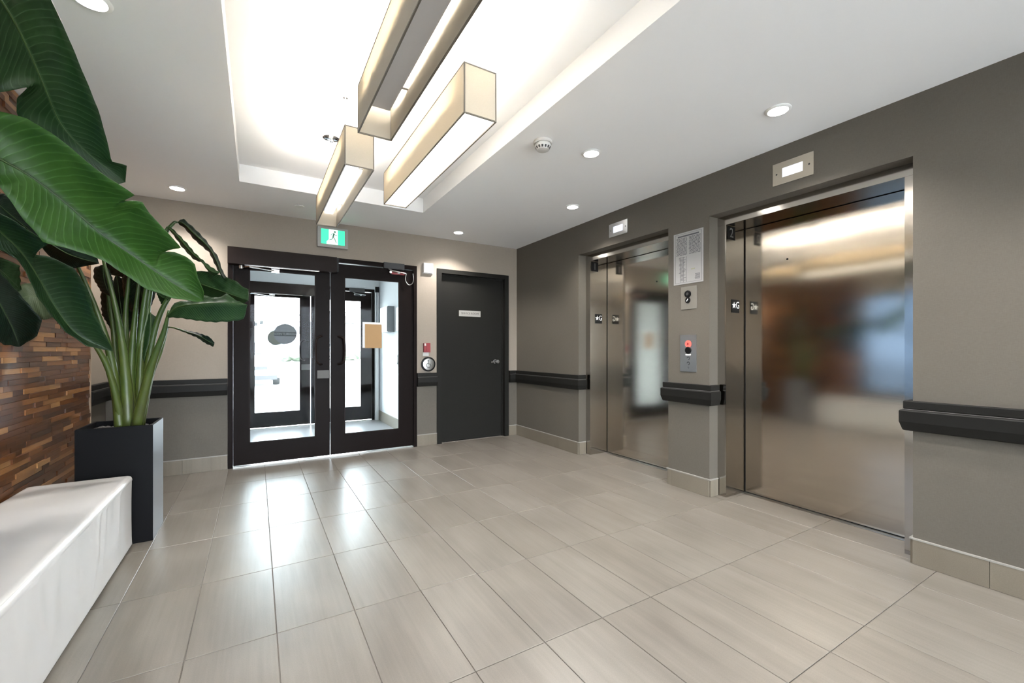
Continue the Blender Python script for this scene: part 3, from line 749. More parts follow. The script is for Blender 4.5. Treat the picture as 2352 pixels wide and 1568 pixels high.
# ------------------------------------------------------------------ pendants
PB, PT, PW = 2.10, 2.303, .146
def pendant(x0, y0, y1, mode, label):
    x1 = x0 + PW; xc = (x0 + x1) / 2; t = .003
    r_ = thing('box_pendant', (xc, (y0 + y1) / 2, PB), label, 'pendant light', group='linear fabric box pendants')
    for b in ((x0, x0 + t, y0 + t, y1 - t, PB, PT), (x1 - t, x1, y0 + t, y1 - t, PB, PT)): obj('side_panel', boxes(b), 'shade_fabric', r_)
    for b in ((x0, x1, y0, y0 + t, PB, PT), (x0, x1, y1 - t, y1, PB, PT)): obj('end_panel', boxes(b), 'shade_fabric', r_)
    e = .0055; bm = bmesh.new()
    for x in (x0 - .001, x1 + .001 - e):
        for z in (PB - .001, PT + .001 - e): box(bm, x, x + e, y0 - .001, y1 + .001, z, z + e)
        for y in (y0 - .001, y1 + .001 - e): box(bm, x, x + e, y, y + e, PB + e, PT - e)
    for y in (y0 - .001, y1 + .001 - e):
        for z in (PB - .001, PT + .001 - e): box(bm, x0 + e, x1 - e, y, y + e, z, z + e)
    obj('edge_frame', bm, 'shade_edge', r_)
    zc = PB + .085
    ch = obj('lamp_channel', boxes((xc - .042, xc + .042, y0 + .09, y1 - .09, zc, zc + .035)), 'channel_grey', r_)
    obj('channel_bracket', boxes((x0 + t, x1 - t, y0 + .25, y0 + .265, zc + .012, zc + .030), (x0 + t, x1 - t, y1 - .265, y1 - .25, zc + .012, zc + .030)), 'wire_steel', ch)
    for s_ in (-1, 1): obj('light_tube', lathed([(.011, 0), (.011, y1 - y0 - .24)], (xc + s_ * .018, y0 + .12, zc + .049), 'Y', 12), 'tube_warm', r_)
    if mode == 'tube': obj('channel_lens', boxes((xc - .028, xc + .028, y0 + .11, y1 - .11, zc - .022, zc - .0005)), 'tube_cool', r_)
    if mode == 'diffuser': obj('diffuser', boxes((x0 + t + .001, x1 - t - .001, y0 + t + .001, y1 - t - .001, PB + .006, PB + .009)), 'diffuser_white', r_)
    for y in (y0 + .41, y1 - .24):
        obj('suspension_wire', tubed([(xc, y, zc + .036), (xc, y, ZT - .02)], .0012, n=6), 'wire_steel', r_)
    cn = obj('canopy', lathed([(.058, .0005), (.058, .008), (.045, .016), (.012, .022), (.010, .030)], (xc, y1 - .24, ZT), '-Z', 32), 'chrome', r_, smooth=40)
    obj('power_cord', tubed([(xc + .012, y1 - .24, zc + .036), (xc + .012, y1 - .24, ZT - .02)], .002, n=6), 'white_plastic', cn)
    obj('wire_gripper', lathed([(.016, .0005), (.014, .006), (.005, .010), (.004, .022)], (xc, y0 + .41, ZT), '-Z', 20), 'chrome', r_)
pendant(.387, 2.315, 3.535, 'tube', 'box pendant nearest the exit sign with a bare light strip inside')
pendant(.712, 1.565, 2.82, 'diffuser', 'box pendant on the right with a glowing white diffuser underneath')
pendant(.380, .70, 1.95, 'open', 'nearest overhead box pendant with an unlit grey channel inside')
pendant(.712, -1.65, -.42, 'diffuser', 'added unseen box pendant behind the viewer for fill light')  # extra pendant out of view, put in as ambient fill

# ------------------------------------------------------------------ walnut cladding
WPX = XL + .012
wp = thing('wood_cladding', (XL, 3.74, 0), 'feature wall of stacked walnut strips behind the bench', 'wall cladding')
CY0, CY1 = 2.90, 4.432
obj('backing_board', boxes((XL + .0005, WPX, CY0, CY1, .003, ZC - .003)), 'walnut_back', wp)
obj('edge_trim', boxes((XL + .0005, XL + .040, CY1, CY1 + .007, .003, ZC - .003)), 'oak_edge', wp)
strip_cache = {}
def strip_mesh(L, h, th):
    k = (round(L, 3), th)
    if k not in strip_cache:
        bm = bmesh.new(); box(bm, 0, th, 0, L, 0, h)
        me = bpy.data.meshes.new('wood_strip'); bm.to_mesh(me); bm.free(); me.materials.append(MATS['walnut_strip']); strip_cache[k] = me
    return strip_cache[k]
SH = .0292; z = .004; row = 0
rest = bmesh.new(); single = 0
ths = (.016, .018, .020, .022, .026)
while z + SH < ZC - .003:
    y = CY1 - .0005
    y -= 0 if row % 2 else 0
    first = True
    while y > CY0 + .03:
        L = rnd.choice((.10, .14, .18, .22, .28, .34, .40))
        if first: L = rnd.choice((.05, .12, .2, .26, .33)); first = False
        L = min(L, y - CY0)
        th = rnd.choice(ths); gy = .0012 if rnd.random() < .6 else .004
        # strips that the photograph shows: between bench top and the leaves
        if .36 < z < 1.36 and single < 298 and y > 2.98:
            o = bpy.data.objects.new('wood_strip', strip_mesh(L - gy, SH - .0012, th)); COL.objects.link(o)
            o.parent = wp; o.location = Vector((WPX + .0003, y - L + gy, z)) - WL[wp.name]; single += 1
        else: box(rest, WPX + .0003, WPX + th, y - L + gy, y, z, z + SH - .0012)
        y -= L
    z += SH; row += 1
ro = obj('wood_strips', rest, 'walnut_strip', wp); ro['kind'] = 'stuff'

# ------------------------------------------------------------------ bench
bn = thing('upholstered_bench', (-.845, 2.52, 0), 'long white leatherette upholstered bench along the walnut wall', 'bench')
BX0, BX1, BY0, BY1, BZ0, BZ1 = -1.062, -.622, 1.53, 3.300, .022, .420
bm = bmesh.new(); box(bm, BX0, BX1, BY0, BY1, BZ0, BZ1)
bmesh.ops.bevel(bm, geom=[e for e in bm.edges if min(v.co.z for v in e.verts) > .1 or abs(e.verts[0].co.z - e.verts[1].co.z) > .1], offset=.022, segments=4, profile=.5, affect='EDGES')
bmesh.ops.subdivide_edges(bm, edges=[e for e in bm.edges if e.calc_length() > .2], cuts=84, use_grid_fill=True)
bmesh.ops.triangulate(bm, faces=[f for f in bm.faces if len(f.verts) > 4])
wr = random.Random(5)
folds = [(wr.uniform(1.7, 3.1), wr.uniform(.018, .045), wr.uniform(.002, .0065), wr.uniform(-.12, .18)) for _ in range(26)]
for v in bm.verts:
    c = v.co
    if c.x > BX1 - .03 and c.z < BZ1 - .03:
        zz = (c.z - BZ0) / (BZ1 - BZ0); k = math.sin(min(1, max(0, zz)) * math.pi) ** .5 if 0 < zz < 1 else 0
        v.co.x += sum(a * math.exp(-((c.y - (y0_ + sl * (1 - zz))) / w) ** 2) for y0_, w, a, sl in folds) * k * (.5 + .5 * zz) - .004 * k
    if c.z > BZ1 - .002:
        u = (c.x - BX0) / (BX1 - BX0); t = (c.y - BY0) / (BY1 - BY0)
        v.co.z += .010 * (math.sin(math.pi * max(0, min(1, u))) * math.sin(math.pi * max(0, min(1, t)))) ** .5
obj('cushion_cover', bm, 'bench_leather', bn, smooth=True)
tube_pts = [(BX1 - .012, BY0 + .02, BZ1 - .008), (BX1 - .012, BY1 - .02, BZ1 - .008)]
obj('front_piping', tubed(tube_pts, .0055), 'bench_leather', bn)
obj('end_piping', tubed([(BX0 + .02, BY1 - .012, BZ1 - .008), (BX1 - .02, BY1 - .012, BZ1 - .008)], .0055), 'bench_leather', bn)
obj('bench_base', boxes((BX0 + .03, BX1 - .05, BY0 + .05, BY1 - .05, .0005, BZ0 + .0005)), 'bench_plinth', bn)

# ------------------------------------------------------------------ planters and plants
def planter(x0, x1, y0, y1, h, label):
    r_ = thing('square_planter', ((x0 + x1) / 2, (y0 + y1) / 2, 0), label, 'planter', group='tall square black planters')
    t = .016
    bm = bmesh.new()
    O = [(x0, y0), (x1, y0), (x1, y1), (x0, y1)]; I = [(x0 + t, y0 + t), (x1 - t, y0 + t), (x1 - t, y1 - t), (x0 + t, y1 - t)]
    ob = [bm.verts.new((*p, .001)) for p in O]; ot = [bm.verts.new((*p, h)) for p in O]; it = [bm.verts.new((*p, h)) for p in I]; ib = [bm.verts.new((*p, h - .09)) for p in I]
    for a, b in ((ob, ot), (ot, it), (it, ib)):
        for i in range(4): bm.faces.new((a[i], a[(i + 1) % 4], b[(i + 1) % 4], b[i]))
    bm.faces.new(ob[::-1]); bm.faces.new(ib)
    bmesh.ops.bevel(bm, geom=[e for e in bm.edges if e.calc_length() > .05 and any(v.co.z > h - .01 for v in e.verts) or abs(e.verts[0].co.z - e.verts[1].co.z) > .3], offset=.003, segments=2, affect='EDGES')
    bm.normal_update()
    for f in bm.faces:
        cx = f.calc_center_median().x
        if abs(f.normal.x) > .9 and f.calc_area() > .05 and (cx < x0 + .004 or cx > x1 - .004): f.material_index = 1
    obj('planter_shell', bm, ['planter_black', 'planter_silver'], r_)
    obj('soil', boxes((x0 + t + .001, x1 - t - .001, y0 + t + .001, y1 - t - .001, h - .088, h - .045)), 'soil', r_)
    bm = bmesh.new()
    for k in range(150):
        px, py = rnd.uniform(x0 + .035, x1 - .035), rnd.uniform(y0 + .035, y1 - .035); s_ = rnd.uniform(.008, .017)
        m_ = Matrix.Translation((px, py, h - .044 + s_ * .5)) @ Matrix.Rotation(rnd.uniform(0, 3), 4, 'Z') @ Matrix.Diagonal((s_ * 1.3, s_, s_ * .7, 1))
        bmesh.ops.create_icosphere(bm, subdivisions=1, radius=1, matrix=m_)
    mo = obj('gravel_mulch', bm, 'pebble', r_); mo['kind'] = 'stuff'
    return r_
PLH = .700
planter(-.882, -.538, 3.336, 3.672, PLH, 'tall square black planter with silvery side at far end of white bench')
planter(-.882, -.538, 1.14, 1.48, PLH, 'tall square black planter at the near end of the white bench')
def resample(pts, n):
    pts = [Vector(p) for p in pts]; cum = [0]
    for a, b in zip(pts, pts[1:]): cum.append(cum[-1] + (b - a).length)
    out = []; j = 0
    for k in range(n):
        s_ = cum[-1] * k / (n - 1)
        while j < len(pts) - 2 and cum[j + 1] < s_: j += 1
        t = (s_ - cum[j]) / max(1e-9, cum[j + 1] - cum[j]); out.append(pts[j].lerp(pts[j + 1], min(1, max(0, t))))
    return out
def leaf(m, Mid, A, B, parent):
    N, K = 64, 6
    mid = resample(smoothpath(Mid, 40), N); sides = [resample(A, N), resample(B, N)]
    # normal estimate for the thickness and the arching of the blade
    nrm = (Vector(A[len(A) // 2]) - Vector(Mid[len(Mid) // 2])).cross(Vector(Mid[-1]) - Vector(Mid[0])).normalized()
    verts, faces, uvs = [], [], []
    def vid(p, u, v): verts.append(p); uvs.append((u, v)); return len(verts) - 1
    midi = [vid(mid[i], i / (N - 1), 0) for i in range(N)]
    for side in sides:
        grid = []
        for i in range(N):
            rowi = [midi[i]]
            for k in range(1, K + 1):
                v = k / K; p = mid[i].lerp(side[i], v)
                w = (side[i] - mid[i]).length
                p = p + nrm * (w * .10 * math.sin(math.pi * v) + .0022 * math.sin(i * .9 + k) * v)
                rowi.append(vid(p, i / (N - 1), v))
            grid.append(rowi)
        for i in range(N - 1):
            for k in range(K):
                q = [grid[i][k], grid[i + 1][k], grid[i + 1][k + 1], grid[i][k + 1]]
                faces.append(q if side is sides[0] else q[::-1])
    me = bpy.data.meshes.new('leaf'); me.from_pydata([tuple(v) for v in verts], [], faces)
    uvl = me.uv_layers.new(name='UVMap')
    for lp in me.loops: uvl.data[lp.index].uv = uvs[lp.vertex_index]
    me.validate()
    o = obj('leaf', me, m, parent, smooth=True)
    md = o.modifiers.new('thickness', 'SOLIDIFY'); md.thickness = .0012; md.offset = 0
    rib = obj('midrib', tubed(mid[:int(N * .93)], .0045 if (Vector(Mid[-1]) - Vector(Mid[0])).length > .3 else .0022, .001, n=6), 'stem_green', o, smooth=True)
    return o

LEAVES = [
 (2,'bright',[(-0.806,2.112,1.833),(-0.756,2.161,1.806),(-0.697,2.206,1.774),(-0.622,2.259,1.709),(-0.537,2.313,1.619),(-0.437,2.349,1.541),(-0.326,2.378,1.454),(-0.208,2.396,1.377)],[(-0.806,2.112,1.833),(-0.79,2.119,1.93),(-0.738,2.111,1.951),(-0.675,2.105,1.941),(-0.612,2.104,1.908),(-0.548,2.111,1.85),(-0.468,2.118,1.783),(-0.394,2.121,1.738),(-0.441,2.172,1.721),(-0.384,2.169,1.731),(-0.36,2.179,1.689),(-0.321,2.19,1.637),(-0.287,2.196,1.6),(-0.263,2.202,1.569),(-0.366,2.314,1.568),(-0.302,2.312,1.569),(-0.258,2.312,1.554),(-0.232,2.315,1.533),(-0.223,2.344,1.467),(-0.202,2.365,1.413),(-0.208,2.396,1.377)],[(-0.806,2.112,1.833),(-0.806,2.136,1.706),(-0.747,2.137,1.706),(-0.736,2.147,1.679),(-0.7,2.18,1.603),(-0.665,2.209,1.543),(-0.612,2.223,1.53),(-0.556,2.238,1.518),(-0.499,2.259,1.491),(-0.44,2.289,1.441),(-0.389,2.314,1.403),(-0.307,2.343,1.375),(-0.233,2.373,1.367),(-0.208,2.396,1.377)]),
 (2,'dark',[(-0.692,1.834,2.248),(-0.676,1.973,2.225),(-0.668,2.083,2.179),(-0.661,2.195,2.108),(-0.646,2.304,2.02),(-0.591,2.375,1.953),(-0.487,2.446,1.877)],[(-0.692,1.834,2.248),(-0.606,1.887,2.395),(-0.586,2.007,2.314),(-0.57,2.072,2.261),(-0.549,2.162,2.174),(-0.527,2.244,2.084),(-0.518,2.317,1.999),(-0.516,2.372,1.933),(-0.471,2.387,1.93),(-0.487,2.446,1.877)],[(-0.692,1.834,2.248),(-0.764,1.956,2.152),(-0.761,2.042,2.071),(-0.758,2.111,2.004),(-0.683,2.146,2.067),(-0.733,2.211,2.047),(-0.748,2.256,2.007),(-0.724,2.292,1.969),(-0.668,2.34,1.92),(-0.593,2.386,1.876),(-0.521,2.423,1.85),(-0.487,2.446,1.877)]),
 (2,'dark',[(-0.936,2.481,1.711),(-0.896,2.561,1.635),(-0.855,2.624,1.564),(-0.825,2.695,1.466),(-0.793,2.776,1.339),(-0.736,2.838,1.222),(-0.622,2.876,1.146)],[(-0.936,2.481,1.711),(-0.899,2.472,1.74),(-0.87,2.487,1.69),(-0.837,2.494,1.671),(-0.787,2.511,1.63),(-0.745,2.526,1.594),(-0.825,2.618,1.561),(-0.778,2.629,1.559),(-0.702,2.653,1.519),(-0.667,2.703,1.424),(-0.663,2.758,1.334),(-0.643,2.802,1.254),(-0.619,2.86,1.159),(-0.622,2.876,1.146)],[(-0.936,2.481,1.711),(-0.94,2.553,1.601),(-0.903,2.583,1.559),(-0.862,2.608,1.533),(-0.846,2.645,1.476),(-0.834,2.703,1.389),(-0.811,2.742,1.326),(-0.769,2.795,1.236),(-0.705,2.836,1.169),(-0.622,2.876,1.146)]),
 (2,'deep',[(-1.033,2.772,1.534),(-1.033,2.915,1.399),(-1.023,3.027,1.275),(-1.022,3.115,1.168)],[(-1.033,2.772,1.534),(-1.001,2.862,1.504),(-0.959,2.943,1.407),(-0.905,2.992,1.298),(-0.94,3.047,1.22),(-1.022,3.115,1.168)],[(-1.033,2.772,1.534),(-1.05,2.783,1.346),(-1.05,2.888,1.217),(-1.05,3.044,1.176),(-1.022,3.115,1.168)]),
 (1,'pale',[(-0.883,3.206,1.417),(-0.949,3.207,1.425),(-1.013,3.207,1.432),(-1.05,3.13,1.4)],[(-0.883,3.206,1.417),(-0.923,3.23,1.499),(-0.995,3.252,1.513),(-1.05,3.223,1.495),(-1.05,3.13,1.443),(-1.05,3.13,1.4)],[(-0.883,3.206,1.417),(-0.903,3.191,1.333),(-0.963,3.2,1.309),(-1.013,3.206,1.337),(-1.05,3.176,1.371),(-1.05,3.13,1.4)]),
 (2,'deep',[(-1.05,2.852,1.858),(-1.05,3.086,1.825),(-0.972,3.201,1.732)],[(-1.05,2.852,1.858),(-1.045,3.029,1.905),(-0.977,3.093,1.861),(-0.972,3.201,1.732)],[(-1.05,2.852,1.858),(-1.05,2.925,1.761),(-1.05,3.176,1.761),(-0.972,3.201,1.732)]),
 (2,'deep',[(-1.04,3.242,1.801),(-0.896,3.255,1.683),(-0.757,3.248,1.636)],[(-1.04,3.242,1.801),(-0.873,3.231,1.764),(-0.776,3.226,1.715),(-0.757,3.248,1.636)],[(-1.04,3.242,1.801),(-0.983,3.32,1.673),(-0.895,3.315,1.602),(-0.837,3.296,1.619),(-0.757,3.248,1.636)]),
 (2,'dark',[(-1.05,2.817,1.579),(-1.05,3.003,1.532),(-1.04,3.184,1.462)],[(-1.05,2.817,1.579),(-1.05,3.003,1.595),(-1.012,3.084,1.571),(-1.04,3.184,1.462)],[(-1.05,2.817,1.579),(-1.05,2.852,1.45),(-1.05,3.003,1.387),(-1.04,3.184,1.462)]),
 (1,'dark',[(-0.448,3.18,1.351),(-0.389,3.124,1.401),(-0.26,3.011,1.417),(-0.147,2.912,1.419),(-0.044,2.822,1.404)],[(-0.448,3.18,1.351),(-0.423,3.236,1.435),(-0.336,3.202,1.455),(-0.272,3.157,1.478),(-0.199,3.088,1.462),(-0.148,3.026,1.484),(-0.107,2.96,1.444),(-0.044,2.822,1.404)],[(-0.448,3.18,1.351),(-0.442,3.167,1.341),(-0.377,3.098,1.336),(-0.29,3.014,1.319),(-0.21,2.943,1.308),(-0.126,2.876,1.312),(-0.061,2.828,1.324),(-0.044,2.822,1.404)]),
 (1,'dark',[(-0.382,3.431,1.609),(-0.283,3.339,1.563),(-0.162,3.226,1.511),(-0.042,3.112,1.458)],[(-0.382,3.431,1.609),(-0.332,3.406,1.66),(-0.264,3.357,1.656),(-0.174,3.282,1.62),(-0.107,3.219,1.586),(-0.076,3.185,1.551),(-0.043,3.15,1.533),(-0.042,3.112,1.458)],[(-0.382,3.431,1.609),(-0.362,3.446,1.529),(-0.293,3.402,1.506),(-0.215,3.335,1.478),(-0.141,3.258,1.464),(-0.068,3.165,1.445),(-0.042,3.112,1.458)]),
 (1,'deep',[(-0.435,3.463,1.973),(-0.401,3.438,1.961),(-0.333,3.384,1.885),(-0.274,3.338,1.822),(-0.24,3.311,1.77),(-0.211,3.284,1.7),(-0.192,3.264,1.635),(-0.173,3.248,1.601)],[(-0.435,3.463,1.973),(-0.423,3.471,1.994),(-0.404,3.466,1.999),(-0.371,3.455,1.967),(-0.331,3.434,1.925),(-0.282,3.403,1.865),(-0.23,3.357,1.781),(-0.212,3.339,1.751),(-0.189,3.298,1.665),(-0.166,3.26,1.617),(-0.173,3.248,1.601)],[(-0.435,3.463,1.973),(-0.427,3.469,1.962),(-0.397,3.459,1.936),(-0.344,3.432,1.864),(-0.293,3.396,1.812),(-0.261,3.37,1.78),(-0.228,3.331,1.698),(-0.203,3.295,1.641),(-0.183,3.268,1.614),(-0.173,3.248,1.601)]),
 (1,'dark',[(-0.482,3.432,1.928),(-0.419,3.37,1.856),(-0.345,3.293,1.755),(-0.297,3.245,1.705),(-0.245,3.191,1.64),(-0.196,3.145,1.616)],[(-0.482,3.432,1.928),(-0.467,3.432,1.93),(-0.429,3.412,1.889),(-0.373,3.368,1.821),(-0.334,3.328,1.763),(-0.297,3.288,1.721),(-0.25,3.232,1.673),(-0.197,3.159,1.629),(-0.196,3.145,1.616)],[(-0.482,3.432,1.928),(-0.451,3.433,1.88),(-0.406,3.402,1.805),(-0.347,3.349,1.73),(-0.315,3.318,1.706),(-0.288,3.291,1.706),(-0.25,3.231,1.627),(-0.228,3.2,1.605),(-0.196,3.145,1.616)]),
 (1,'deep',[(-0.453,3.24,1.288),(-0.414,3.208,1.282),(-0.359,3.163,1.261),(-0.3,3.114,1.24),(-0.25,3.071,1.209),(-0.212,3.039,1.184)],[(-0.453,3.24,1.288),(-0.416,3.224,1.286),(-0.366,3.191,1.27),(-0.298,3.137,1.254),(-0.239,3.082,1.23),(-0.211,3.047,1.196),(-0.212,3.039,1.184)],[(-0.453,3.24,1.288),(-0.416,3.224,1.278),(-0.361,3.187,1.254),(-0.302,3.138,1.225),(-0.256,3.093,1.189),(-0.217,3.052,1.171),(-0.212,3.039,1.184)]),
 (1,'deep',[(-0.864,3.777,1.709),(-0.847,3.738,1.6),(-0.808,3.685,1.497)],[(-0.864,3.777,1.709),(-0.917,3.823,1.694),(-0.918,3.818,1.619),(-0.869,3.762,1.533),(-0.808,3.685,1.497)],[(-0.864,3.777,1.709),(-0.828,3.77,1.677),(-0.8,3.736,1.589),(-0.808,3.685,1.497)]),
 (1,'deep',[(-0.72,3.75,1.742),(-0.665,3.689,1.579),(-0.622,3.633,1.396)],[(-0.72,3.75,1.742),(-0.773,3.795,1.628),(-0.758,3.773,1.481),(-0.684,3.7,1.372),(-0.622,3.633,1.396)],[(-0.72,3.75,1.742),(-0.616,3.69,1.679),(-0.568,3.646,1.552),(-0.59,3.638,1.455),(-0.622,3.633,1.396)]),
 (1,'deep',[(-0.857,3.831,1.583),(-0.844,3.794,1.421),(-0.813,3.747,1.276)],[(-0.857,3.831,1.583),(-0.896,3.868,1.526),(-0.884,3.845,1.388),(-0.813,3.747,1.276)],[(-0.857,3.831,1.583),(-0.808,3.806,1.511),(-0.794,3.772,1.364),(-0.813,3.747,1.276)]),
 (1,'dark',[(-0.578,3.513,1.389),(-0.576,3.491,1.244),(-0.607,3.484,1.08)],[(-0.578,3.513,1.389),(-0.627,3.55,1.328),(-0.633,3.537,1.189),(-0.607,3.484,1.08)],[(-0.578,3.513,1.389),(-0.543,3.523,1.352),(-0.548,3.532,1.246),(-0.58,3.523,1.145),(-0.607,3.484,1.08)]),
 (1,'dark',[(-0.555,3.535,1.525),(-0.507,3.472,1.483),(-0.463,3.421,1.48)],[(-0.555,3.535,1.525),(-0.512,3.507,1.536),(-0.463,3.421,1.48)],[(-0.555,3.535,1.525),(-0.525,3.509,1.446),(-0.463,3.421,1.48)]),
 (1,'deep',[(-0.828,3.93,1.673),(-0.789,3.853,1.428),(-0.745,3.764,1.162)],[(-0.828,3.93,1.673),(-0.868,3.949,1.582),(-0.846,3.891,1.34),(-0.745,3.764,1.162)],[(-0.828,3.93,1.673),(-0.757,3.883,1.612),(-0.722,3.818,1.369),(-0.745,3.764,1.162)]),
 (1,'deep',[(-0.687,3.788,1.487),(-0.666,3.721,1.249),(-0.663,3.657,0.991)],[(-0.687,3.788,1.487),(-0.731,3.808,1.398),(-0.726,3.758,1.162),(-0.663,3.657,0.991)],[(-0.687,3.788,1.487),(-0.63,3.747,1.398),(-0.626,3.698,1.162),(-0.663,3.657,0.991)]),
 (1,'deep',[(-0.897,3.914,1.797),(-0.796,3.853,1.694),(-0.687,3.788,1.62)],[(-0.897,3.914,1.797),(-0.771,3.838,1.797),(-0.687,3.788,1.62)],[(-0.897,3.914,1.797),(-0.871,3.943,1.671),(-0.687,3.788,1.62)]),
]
STEMS = [
 ([(-0.823,3.59,1.73),(-0.756,3.532,1.457),(-0.71,3.488,1.188),(-0.684,3.454,0.948),(-0.668,3.427,0.672)],0.0345,0.007),
 ([(-0.647,3.589,1.609),(-0.668,3.555,1.272),(-0.675,3.513,0.944),(-0.658,3.456,0.666)],0.0322,0.008),
 ([(-0.975,3.611,1.756),(-0.907,3.57,1.598),(-0.834,3.526,1.386),(-0.771,3.488,1.161),(-0.736,3.468,0.949),(-0.696,3.444,0.672)],0.0276,0.006),
 ([(-0.439,3.174,1.384),(-0.472,3.232,1.251),(-0.548,3.317,1.03),(-0.63,3.404,0.672)],0.0299,0.006),
 ([(-0.774,3.432,1.114),(-0.745,3.427,0.978),(-0.721,3.424,0.847),(-0.706,3.427,0.675)],0.0276,0.01),
 ([(-0.587,3.553,1.567),(-0.594,3.53,1.384),(-0.622,3.52,1.189),(-0.635,3.501,0.657)],0.0253,0.006),
 ([(-0.453,3.24,1.288),(-0.493,3.292,1.148),(-0.554,3.355,0.976),(-0.612,3.417,0.668)],0.0207,0.004),
 ([(-0.72,3.75,1.728),(-0.732,3.698,1.447),(-0.724,3.635,1.162),(-0.706,3.566,0.653)],0.0276,0.007),
 ([(-0.482,3.432,1.928),(-0.564,3.482,1.711),(-0.623,3.517,1.299),(-0.663,3.541,0.653)],0.023,0.006),
 ([(-0.435,3.463,1.97),(-0.458,3.468,1.963),(-0.524,3.498,1.83),(-0.606,3.539,1.384),(-0.659,3.562,0.649)],0.023,0.005),
 ([(-0.382,3.431,1.609),(-0.452,3.453,1.537),(-0.556,3.496,1.272),(-0.64,3.527,0.653)],0.023,0.005),
 ([(-0.883,3.206,1.417),(-0.816,3.283,1.246),(-0.741,3.354,1.033),(-0.696,3.444,0.672)],0.0207,0.005),
 ([(-0.86,3.798,1.621),(-0.804,3.718,1.332),(-0.769,3.651,1.022),(-0.729,3.58,0.653)],0.0253,0.006),
]
pl1 = thing('bird_of_paradise', (-.71, 3.504, PLH - .05), 'leafy bird of paradise plant with clustered stems in the far black planter', 'plant')
pl2 = thing('bird_of_paradise', (-.71, 1.31, PLH - .05), 'big leaved bird of paradise whose leaves reach in from the left', 'plant')
for p_, m, Mid, A, B in LEAVES:
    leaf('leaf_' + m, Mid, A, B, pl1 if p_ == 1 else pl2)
    if p_ == 2:
        b = Vector(Mid[0]); base = Vector((-.71 + rnd.uniform(-.05, .05), 1.31 + rnd.uniform(-.05, .05), PLH - .05))
        k1 = base.lerp(b, .35) + Vector((.0, -.03, .18)); k2 = base.lerp(b, .75) + Vector((.0, -.03, .12))
        obj('stem', tubed(smoothpath([base, k1, k2, b], 18), .024, .007, n=10), 'stem_green', pl2, smooth=True)
for pts, r0, r1 in STEMS:
    obj('stem', tubed(smoothpath(pts[::-1], 18), r0, r1, n=10), 'stem_green', pl1, smooth=True)

# ------------------------------------------------------------------ outdoors
struct('ground_parking', boxes((-60, 90, 7.36, 170, -.12, -.02), (-60, XL - .2, -60, 7.36, -.12, -.02), (XL - .2, 90, -60, YN - .15, -.12, -.02)), 'asphalt', 'pale paved parking area outside the outer doors', 'pavement')
def car(x, y, label):
    r_ = thing('parked_car', (x, y, 0), label, 'car', group='cars parked outside')
    w = .90; G = -.02
    prof = [(.05, .30), (0, .48), (.02, .62), (.10, .76), (.55, .90), (1.15, .98), (1.95, 1.42), (2.6, 1.50), (3.3, 1.42), (4.0, 1.02), (4.35, .95), (4.42, .6), (4.38, .30)]
    bm = bmesh.new(); rings = []
    for s_, ins in ((-1, .10), (-1, .0), (1, .0), (1, .10)):
        ring = []
        for (yy, zz) in prof:
            tuck = .16 * max(0, (zz - .95) / .5)
            ring.append(bm.verts.new((x + s_ * (w - ins * (1 if zz > .5 else .3) - tuck), y + yy + (ins if yy < 2 else -ins) * .4, zz + G - (.0 if ins == 0 else -.01))))
        rings.append(ring)
    rings = [rings[0], rings[1], rings[2], rings[3]]
    bm.free(); bm = bmesh.new(); rings = []
    for xx in (-1, -.93, -.6, 0, .6, .93, 1):
        ring = []
        for (yy, zz) in prof:
            tuck = .2 * max(0, (zz - .95) / .5); crown = .03 * (1 - xx * xx)
            ring.append(bm.verts.new((x + xx * (w - tuck), y + yy + .16 * abs(xx) ** 3 * (1 if yy < 2 else -1), zz + crown + G - .05 * abs(xx) ** 6)))
        rings.append(ring)
    for a, b in zip(rings, rings[1:]):
        for k in range(len(prof)): bm.faces.new((a[k], a[(k + 1) % len(prof)], b[(k + 1) % len(prof)], b[k]))
    bm.faces.new(rings[0][::-1]); bm.faces.new(rings[-1])
    bd_ = obj('car_body', bm, 'car_paint', r_, smooth=35)
    obj('windscreen', boxes((x - .62, x + .62, y + 1.22, y + 1.24, 1.02, 1.04)), 'car_glass', r_)
    bm = bmesh.new(); poly(bm, [(x - .72, y + 1.18, 1.03), (x + .72, y + 1.18, 1.03), (x + .62, y + 1.86, 1.405), (x - .62, y + 1.86, 1.405)], (0, -.5, .8), .012); obj('windscreen_glass', bm, 'car_glass', r_)
    obj('front_grille', boxes((x - .52, x + .52, y - .012, y + .06, .52, .63)), 'car_dark', r_)
    obj('bumper_intake', boxes((x - .80, x + .80, y + .0, y + .12, .20, .34)), 'car_dark', r_)
    obj('number_plate', boxes((x - .16, x + .16, y - .022, y - .013, .40, .50)), 'paper', r_)
    for s_ in (-1, 1):
        obj('headlight', boxes((x + s_ * .68 - .14, x + s_ * .68 + .14, y + .035, y + .2, .60, .71)), 'car_lamp', r_)
        obj('wing_mirror', boxes((x + s_ * .98 - .07, x + s_ * .98 + .07, y + 1.35, y + 1.45, .98, 1.10)), 'car_paint', r_)
        for yy in (.85, 3.5): obj('wheel', lathed([(.2, -.1), (.31, -.1), (.32, 0), (.31, .1), (.2, .1)], (x + s_ * .80, y + yy, .30), 'X', 24), 'tyre', r_, smooth=40)
car(-.22, 15.9, 'white car parked facing the outer doors')
car(6.2, 44, 'white car parked far across the lot')
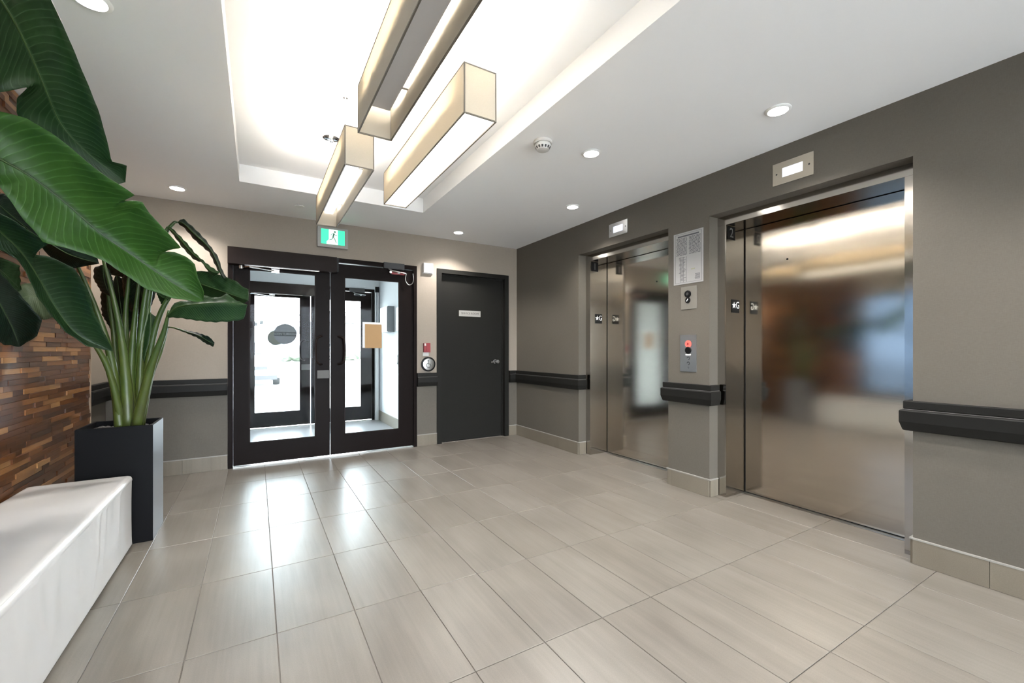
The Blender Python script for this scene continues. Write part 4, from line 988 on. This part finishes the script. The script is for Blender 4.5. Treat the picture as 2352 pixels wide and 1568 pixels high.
def house(x0, x1, y, h, m, label, wins, gable=2.2, depth=9):
    r_ = thing('townhouse', ((x0 + x1) / 2, y, 0), label, 'building', group='pale townhouses across the road')
    obj('house_wall', boxes((x0, x1, y, y + depth, -.02, h)), m, r_)
    bm = bmesh.new(); o_ = .4; xm = (x0 + x1) / 2
    poly(bm, [(x0 - o_, y - .4, h), (x1 + o_, y - .4, h), (xm, y - .4, h + gable)], (0, 1, 0), depth + .8); obj('roof', bm, 'roof_shingle', r_)
    bm = bmesh.new(); poly(bm, [(x0, y - .42, h + .05), (x1, y - .42, h + .05), (xm, y - .42, h + gable - .35)], (0, -1, 0), .03); obj('gable_face', bm, m, r_)
    for (cx, cz, ww, hh) in wins:
        f_ = obj('window', boxes((cx - ww / 2, cx + ww / 2, y - .06, y - .001, cz - hh / 2, cz + hh / 2)), 'white_trim', r_)
        obj('pane', boxes((cx - ww / 2 + .1, cx + ww / 2 - .1, y - .08, y - .061, cz - hh / 2 + .1, cz + hh / 2 - .1)), 'house_window', f_)
house(.8, 6.4, 68, 5.2, 'siding_pale', 'pale gabled townhouse with wide garage straight across', [(2.2, 1.2, 2.6, 2.2), (5.2, 1.0, 1.0, 2.0), (2.2, 4.0, 1.4, 1.3), (4.8, 4.0, 1.2, 1.3)])
house(-6.8, -.3, 70, 5.0, 'siding_grey', 'grey townhouse left of the gabled one', [(-4, 1.2, 2.6, 2.2), (-1.4, 3.8, 1.3, 1.3)])
house(7.6, 13.0, 71, 5.4, 'siding_grey', 'grey townhouse right of the gabled one', [(8.6, 1.2, 2.6, 2.2), (11, 3.9, 1.3, 1.3)])
house(15.0, 25.5, 100, 8.6, 'siding_pale', 'three storey pale block beyond the townhouses', [(x_, z_, 1.6, 1.5) for x_ in (16.5, 18.6, 20.8, 23) for z_ in (1.8, 4.6, 7.2)], 2.4)
hg = random.Random(11)
for i, (x_, y_) in enumerate(((9.2, 52), (12.6, 60), (3.6, 50))):
    bm = bmesh.new()
    for k in range(9):
        m_ = Matrix.Translation((x_ + hg.uniform(-.9, .9), y_ + hg.uniform(-.5, .5), hg.uniform(.3, .8))) @ Matrix.Diagonal((.7, .6, hg.uniform(.4, .6), 1))
        bmesh.ops.create_icosphere(bm, subdivisions=2, radius=1, matrix=m_)
    for v in bm.verts: v.co += Vector((hg.uniform(-.08, .08), hg.uniform(-.08, .08), hg.uniform(-.08, .08)))
    tag(obj('shrub', bm, 'hedge', origin=(x_, y_, 0)), ['green shrub in front of the grey house across the lot', 'green shrub nearest the three storey block', 'low green shrub in front of the gabled townhouse'][i], 'shrub')
